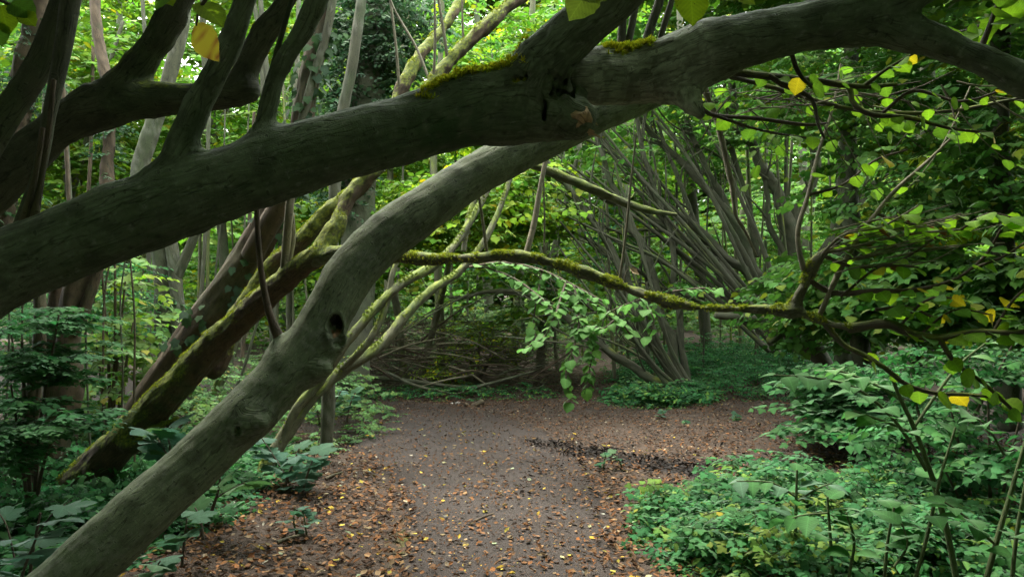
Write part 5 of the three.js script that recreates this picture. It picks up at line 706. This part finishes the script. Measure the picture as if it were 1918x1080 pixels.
// ---------------------------------------------------------------- thin upright poles of young hazel all through the wood
{
  const poleLabels = ["slim grey pole crossing between the two black slanting stems", "thin brown pole between the black stem and the ivied slender trunk", "grey pole just beyond the twin-stemmed tree, seen under the arching trunk", "thin brown pole standing before the ivied leaning trunk's lower part", "grey pole close beside the dark slim shoot of the arching trunk", "dark pole seen between the mossy tree and the leaning trunk with the hollow", "pale grey pole leaning in front of the black ivy-hung trunk", "mossy pole among bright leaves beyond the black ivy-hung trunk", "short grey pole below the limb of the dark forked tree", "thin brown pole beside the thin twin wands on the arching trunk", "dark pole between the two forks of the dark forked tree", "dark pole behind the sawn knuckle of the forked limb", "thin dark pole behind the yellow blotched leaf and the forked limb", "mossy slanting pole under the mossy tree, among bright herbs", "thin dark slanting pole under the mossy tree's trunk", "mossy pole behind the rising branch above the broken end", "dark shoot above the pale bough section, first of four", "dark shoot above the pale bough section, second of four", "dark shoot above the pale bough section, third of four", "grey shoot above the pale bough section, last of four"];
  const poles = [[62, 470, 90, 40, 8.5, 4, B.grey], [160, 470, 175, 60, 10, 3.5, B.brown], [372, 640, 392, 200, 10, 4, B.grey], [452, 700, 470, 330, 9.5, 4, B.brown], [545, 300, 560, -20, 11, 5, B.grey], [585, 620, 600, 380, 11, 4, B.dark], [635, 255, 680, -20, 6.8, 11, B.grey], [735, 250, 765, -20, 13, 6, B.mossyPale], [985, 90, 1000, -20, 14, 6, B.mossyPale], [130, 480, 126, 280, 9, 4, B.grey], [140, 740, 120, 200, 8.5, 4, B.brown], [490, 110, 470, -20, 9, 5, B.dark], [505, 260, 492, 60, 9, 6, B.dark], [275, 190, 268, 20, 10, 4, B.dark], [400, 740, 440, 640, 8.2, 9, B.mossyPale], [430, 760, 480, 610, 8, 3, B.dark], [1165, 60, 1160, -20, 3.4, 8, B.dark], [1180, 62, 1192, -20, 3.4, 7, B.dark], [1215, 60, 1240, -20, 3.2, 9, B.dark], [1240, 58, 1262, -20, 3.2, 6, B.grey]];
  poles.forEach(([x0, y0, x1, y1, d, w, c], i) => { const t = thing('hazel_pole', poleLabels[i], 'tree', 'slim hazel poles among the trunks'); const yb = 540 + 1.5 * FOC / d, s = (x1 - x0) / (y1 - y0), foot = y0 < 300 && d < 4; limb('trunk', [[foot ? x0 - 6 : x0 + (foot ? 0 : (yb - y0) * s * 0.25), foot ? y0 + 70 : yb, d, w * 1.15], [x0, y0, d, w], [(x0 + x1) / 2 + 3, (y0 + y1) / 2, d, w * 0.93], [x1, y1, d, w * 0.85], [x1 + s * -120, y1 - 120, d, w * 0.7]], t, c, { seg: 9, step: 0.08, bump: 0.14 }); });
  const r = rng(401);
  for (let i = 0; i < 70; i++) {
    const d = 11 + 7 * r(), x = i < 46 ? 980 + 620 * r() : 100 + 800 * r(), w = 1.6 + 2.6 * r(), lean = (r() - 0.6) * 90, t = thing('thin_stem', 'thin straight stem in the thicket of stems deep in the wood', 'tree', 'thin stems deep in the wood'), yb = 540 + 1.4 * FOC / d;
    limb('trunk', [[x, yb, d, w], [x + lean * 0.3 + 6 * (r() - 0.5), yb - 160, d, w * 0.9], [x + lean * 0.7 + 10 * (r() - 0.5), yb - 330, d, w * 0.8], [x + lean * 1.2, yb - 560, d, w * 0.6]], t, r() < 0.55 ? B.dark : B.mossyPale, { seg: 6, step: 0.25 });
  }
  for (let i = 0; i < 9; i++) { const d = 5.6 + 1.4 * r(), x = 10 + i * 30 + 14 * r(), w = 2 + 2 * r(), t = thing('thin_stem', 'thin dark wand in the shaded shrubs beside the brown trunks', 'tree', 'thin wands beside the brown trunks'), yb = 540 + 1.5 * FOC / d; limb('trunk', [[x + 20 * (r() - 0.5), yb, d, w], [x, yb - 150, d, w * 0.9], [x + 10 * (r() - 0.5), yb - 300, d, w * 0.8], [x + 30 * (r() - 0.4), 470, d, w * 0.6]], t, r() < 0.6 ? B.dark : B.brown, { seg: 6, step: 0.1 }); }
}
// ---------------------------------------------------------------- the brush pile across the far end of the path
{
  const t = thing('brush_pile', 'tangled heap of dead brown branches across the far end of the path', 'brush pile'), r = rng(501);
  const shape = [0, 1, 2, 3, 4].map((k) => { const b = []; let y = 0, z = 0; for (let i = 0; i <= 5; i++) { b.push([V(i / 5, y, z), 0.009 * (1 - 0.13 * i)]); y += (r() - 0.5) * 0.09; z += (r() - 0.5) * 0.09; } return tube(b, { seg: 5, step: 0.1, color: [B.twig, B.brown, B.dark, B.twig, B.dark][k] }); });
  for (let i = 0; i < 240; i++) {
    const u = r(), x = lerp(-2.9, 0.55, u), z = -11.7 + (r() - 0.5) * 1.3, h = 1.05 * Math.sin(Math.PI * clamp(u * 0.9 + 0.1)) ** 0.6 * r() ** 1.4, a = (r() - 0.5) * 2.4 + (r() < 0.5 ? Math.PI : 0), e = (r() - 0.4) * 1.7, m = obj('branch', shape[Math.floor(r() * 5)], barkMat, t);
    m.position.set(x, gy(x, z) + 0.03 + h, z); m.rotation.set(r() * 6, a, e, 'YXZ'); const k = 0.55 + 0.9 * r() ** 2; m.scale.set(0.4 + 1.0 * r(), k, k);
  }
  const fine = shape.map(() => []), q = new THREE.Quaternion(), e3 = new THREE.Euler(); for (let i = 0; i < 1500; i++) { const u = r(), x = lerp(-3.1, 0.9, u), z = -11.8 + (r() - 0.5) * 1.4, h = 1.1 * Math.sin(Math.PI * clamp(u * 0.9 + 0.1)) ** 0.5 * r(), k = 0.2 + 0.35 * r(); e3.set(r() * 6, (r() - 0.5) * 2.6 + (r() < 0.5 ? Math.PI : 0), (r() - 0.35) * 1.7, 'YXZ'); fine[i % 5].push([new THREE.Matrix4().compose(V(x, gy(x, z) + 0.03 + h, z), q.setFromEuler(e3), V(0.3 + 0.7 * r(), k, k)), [1, 1, 1]]); }
  fine.forEach((l, i) => inst('twigs', shape[i], barkMat, l, t));
  for (let i = 0; i < 46; i++) { const x = 640 + 360 * r(), y = 640 + 95 * r(), d = 10.9 + 0.8 * r(), a = (r() - 0.5) * 1.8 + (r() < 0.5 ? Math.PI : 0), L = 50 + 110 * r(), w = 1 + 1.6 * r(); limb('branch', [[x, y, d, w], [x + Math.cos(a) * L * 0.5, Math.min(735, y + Math.sin(a) * L * 0.4 - 8 * r()), d - 0.15, w * 0.8], [x + Math.cos(a) * L, Math.min(738, y + Math.sin(a) * L * 0.8 + 14 * (r() - 0.5)), d - 0.25 * r(), w * 0.4]], t, r() < 0.5 ? B.paleTwig : B.brown, { seg: 5, step: 0.1 }); }
  for (const l of [[[680, 705, 11, 4], [760, 712, 11, 4], [840, 722, 11, 3], [900, 725, 10.9, 2]], [[720, 695, 11, 3], [780, 722, 10.8, 3], [850, 738, 10.7, 2]], [[870, 730, 11, 3], [940, 712, 11, 2.5], [1000, 695, 11, 2]]]) limb('branch', l, t, B.grey, { seg: 7 });
}
{ const t = thing('rotten_log', 'short rotten log lying where the path meets the brush pile', 'log'); limb('log', [[878, 770, 9.9, 5], [888, 760, 9.95, 6], [905, 752, 10, 5]], t, B.brown, { seg: 12, step: 0.03, bump: 0.5 }); limb('stub', [[886, 762, 9.95, 4], [872, 756, 9.95, 3]], t, B.brown, { seg: 8, step: 0.03, bump: 0.4 }); }
for (const [x, y, d, s, label] of [[845, 752, 10.2, 0.024, 'white pebble beside a second one on the far path, smaller'], [857, 751, 10.22, 0.03, 'white pebble beside a second one on the far path, larger']]) { const g = new THREE.IcosahedronGeometry(s, 3), p = g.attributes.position; for (let i = 0; i < p.count; i++) { const k = 1 + 0.25 * noise(p.getX(i) * 30, p.getY(i) * 30 + s * 90, p.getZ(i) * 30); p.setXYZ(i, p.getX(i) * k * 1.3, p.getY(i) * k * 0.6, p.getZ(i) * k); } g.computeVertexNormals(); const q = at(x, y, d), m = obj('pebble', g, new THREE.MeshStandardMaterial({ color: new THREE.Color(0.5, 0.48, 0.45), roughness: 0.8 })); m.position.set(q.x, gy(q.x, q.z) + s * 0.35, q.z); tag(m, label, 'stone', 'white pebbles'); }
// ---------------------------------------------------------------- fallen leaves
{
  const brown = [0.15, 0.08, 0.04], rust = [0.18, 0.085, 0.034], tan = [0.22, 0.15, 0.08], dark = [0.08, 0.047, 0.03], yellow = [0.4, 0.3, 0.05], pale = [0.33, 0.29, 0.21];
  const r = rng(601), geos = [cheap('dry'), cheap('flat'), cheap('curl')], by = geos.map(() => []), dense = (x, z) => {
    const d = -z, off = offTrail(x, z), n = fbm(x * 2.2, 5, z * 2.2);
    if (off < 0) return (0.7 + 0.2 * smooth(-0.4, 0, off) + 0.5 * smooth(7.5, 9.5, d)) * (1 + 1.6 * n);
    const mulch = mulchAt(x, z);
    return (x < 0 ? smooth(2.1, 1.2, off) * 0.95 + 0.05 : 0.9) * (0.75 + 0.9 * n) * (1 - 0.8 * mulch);
  };
  for (let i = 0; i < 80000; i++) {
    const x = -4.2 + 9.2 * r(), z = -3.4 - 9.6 * r(), d = -z, p = dense(x, z); if (r() > p) continue;
    const u = r(), y = gy(x, z) + (offTrail(x, z) < 0 ? 0.02 : 0.012) + 0.018 * r(), a = r() * 6.283, far = smooth(5, 9, d), fl = r();
    const c = u < 0.4 + far * 0.1 ? brown : u < 0.62 - far * 0.1 ? rust : u < 0.7 - far * 0.1 ? tan : u < 0.94 + far * 0.03 ? dark : u < 0.975 ? yellow : pale;
    by[fl < 0.45 ? 0 : fl < 0.7 ? 1 : 2].push([pose(V(x, y, z), V(Math.cos(a), (r() - 0.5) * 0.5, Math.sin(a)), V((r() - 0.5) * 1.1, 1, (r() - 0.5) * 1.1), (offTrail(x, z) < -0.12 ? 0.012 + 0.034 * r() ** 2.8 : 0.02 + 0.032 * r()) * (1 - 0.3 * far)), vary(c.map((v) => v * (1 - 0.3 * far)), r, 0.45)]);
  }
  for (let i = 0; i < 9000; i++) { const x = 3 * r(), z = -5.6 - 2.4 * r(); if (r() > mulchAt(x, z) * 0.9 + 0.08 * smooth(-0.1, 0.3, noise(x * 2.2, 8, z * 2.2))) continue; const a = r() * 6.283; by[i % 3].push([pose(V(x, gy(x, z) + 0.012 + 0.03 * r(), z), V(Math.cos(a), (r() - 0.5) * 0.9, Math.sin(a)), V((r() - 0.5) * 1.6, 1, (r() - 0.5) * 1.6), 0.02 + 0.03 * r()), vary([0.018, 0.014, 0.011], r, 0.4)]); }
  const t = thing('leaf_litter', 'brown and rust leaf litter scattered over path edges and soil', 'leaf litter'); t.userData.kind = 'stuff';
  by.forEach((l, i) => inst('leaves', geos[i], dullLeafMat, l, t));
  // the leaves that stand out on the near path, one by one
  const kinds = [['yellow', yellow], ['orange-brown', rust], ['pale tan', tan], ['brown', brown], ['pale grey-green', [0.34, 0.36, 0.22]]], mats = kinds.map(([, c]) => [0, 1].map((k) => leafTone(vary(c, rng(610 + k), 0.2), true))), shapes = [['flat', G.flat], ['cupped', G.dry], ['curled', G.curl]];
  const spots = [['on the bare middle of the path', 0], ['on the brown side of the path, below the leaning trunk', 1], ['at the path edge beside the teal herb patch', 2], ['on the pale stretch of path further off', 3]];
  for (let i = 0; i < 280; i++) {
    const d = 3.95 + 4.6 * r() ** 1.5, x = (r() * 2 - 1) * 1.5 + (d > 6.5 ? -0.5 : -0.05), z = -d, off = offTrail(x, z); if (Math.abs((x / d) * FOC) > 900) continue;
    const k = [0, 0, 1, 2, 2, 3, 3, 4][Math.floor(r() * 8)], s = Math.floor(r() * 3), where = d > 6.3 ? 3 : off < -0.15 ? 0 : x < 0 ? 1 : 2;
    const m = obj('fallen_leaf', shapes[s][1], mats[k][i % 2]), a = r() * 6.283; m.applyMatrix4(pose(V(x, gy(x, z) + (off < 0 ? 0.024 : 0.036), z), V(Math.cos(a), (r() - 0.5) * 0.25, Math.sin(a)), V((r() - 0.5) * 0.5, 1, (r() - 0.5) * 0.5), 0.028 + 0.026 * r()));
    tag(m, `${shapes[s][0]} ${kinds[k][0]} fallen leaf ${spots[where][0]}`, 'leaf', `${shapes[s][0]} ${kinds[k][0]} leaves ${spots[where][0]}`);
  }
  // sticks among the litter
  for (const [x0, y0, x1, y1, d, w, label] of [[520, 1030, 570, 1005, 4.55, 4, 'short grey stick lying on the brown litter beside the path'], [890, 975, 925, 985, 5.0, 2.5, 'dark bent twig lying on the middle of the path'], [610, 905, 640, 880, 6.1, 3, 'pale twig on the bank above the litter']]) { const a = at(x0, y0, d), b = at(x1, y1, d * 1.03); a.y = gy(a.x, a.z) + 0.03; b.y = gy(b.x, b.z) + 0.035; const m = obj('stick', tube([[a, w * d / FOC], [a.clone().lerp(b, 0.5).add(V(0, 0.01, 0.02)), w * d / FOC * 0.9], [b, w * d / FOC * 0.6]], { seg: 8, step: 0.02, bump: 0.3, color: B.brown }), barkMat); tag(m, label, 'stick'); }
}
// ---------------------------------------------------------------- trees added round and over the camera, crowns out of view, to cast shade
[['tall unseen tree added behind and beside the viewpoint for shade', [-3.4, 2.8], [[-3, 6.2, 1.2, 4.4, 1.5, 5.2, 2300], [-7, 3.2, 3, 2, 3.2, 3.5, 1200]]], ['broad unseen tree added to shade the shrubs beside the path', [6.4, -2.4], [[5.6, 5.5, -2.8, 2.9, 1.4, 4.6, 2300], [7.6, 3.2, -4.4, 1.8, 3, 3.4, 1200], [4.1, 2.6, -1.9, 0.9, 2.4, 1.7, 700], [4.5, 4.9, -5.2, 2.0, 0.6, 2.2, 800]]], ['tall unseen tree added to shade the near end of the path', [2.2, 4.2], [[1.2, 6.4, 2.6, 4.4, 1.5, 4.6, 2300], [6.5, 3.2, 3, 2.2, 3.2, 3.4, 1200]]], ['unseen tree added to shade the bank behind the black stems', [-7.4, -2.6], [[-5.6, 5.6, -3.4, 3.0, 1.5, 4.2, 2100], [-7.6, 3.0, -3.6, 1.7, 2.8, 2.8, 1100]]], ['tall tree added over the far hazels to shade them', [7.6, -13.5], [[3.8, 7.4, -11.4, 3.2, 1.0, 2.2, 1000], [3.4, 6.2, -8.8, 1.9, 0.7, 2.2, 560], [7.4, 7.2, -10.5, 2.4, 1.6, 3, 500]]], ['tall tree added over the bank beyond the black stems to dim it', [-9.5, -13], [[-6.6, 8.8, -12.5, 2.8, 1.0, 3.2, 700]]], ['thick unseen tree added behind the viewpoint to block light', [0.6, 8], [[0, 3.6, 8.5, 7, 3.6, 1.6, 2600], [-1.6, 5.6, -2.6, 3.0, 0.9, 1.6, 900]]]].forEach(([label, [x, z], balls], i) => {
  const t = thing('added_shade_tree', label, 'tree'); obj('trunk', tube([[V(x, -0.1, z), 0.24], [V(x + 0.1, 2, z), 0.2], [V(x, 4.5, z + 0.1), 0.16], [V(x + 0.1, 7, z), 0.08]], { seg: 14, step: 0.15, color: B.dark }), barkMat, t);
  leafage(balls.map(([bx, by, bz, rx, ry, rz, n]) => [V(bx, by, bz), rx, ry, rz, n]), 'hazel', GR, t, 701 + i, { size: 1.7, name: 'crown', core: 0 });
});
{ // the wood goes on unseen behind and beside the viewpoint; added to block sky light
  const r = rng(760), balls = []; for (let i = 0; i < 40; i++) { const a = lerp(-0.42, Math.PI + 0.42, (i + 0.5) / 40), R = 13 + 3 * r(), x = Math.cos(a) * R, z = Math.sin(a) * R; for (const [y, n] of [[1.6, 70], [4.5, 80], [7.5, 70], [10.5, 50]]) balls.push([V(x + r() - 0.5, y, z + r() - 0.5), 2, 1.9, 2, n]); }
  const w = new THREE.Group(); w.name = 'surrounding_wood'; scene.add(w); tag(w, 'unseen green mass of the wood round and behind the viewpoint', 'woodland'); w.userData.kind = 'stuff';
  leafage(balls, 'hazel', GR, w, 761, { size: 3.0, clump: 4, core: 0 });
}
renderer.render(scene, camera);
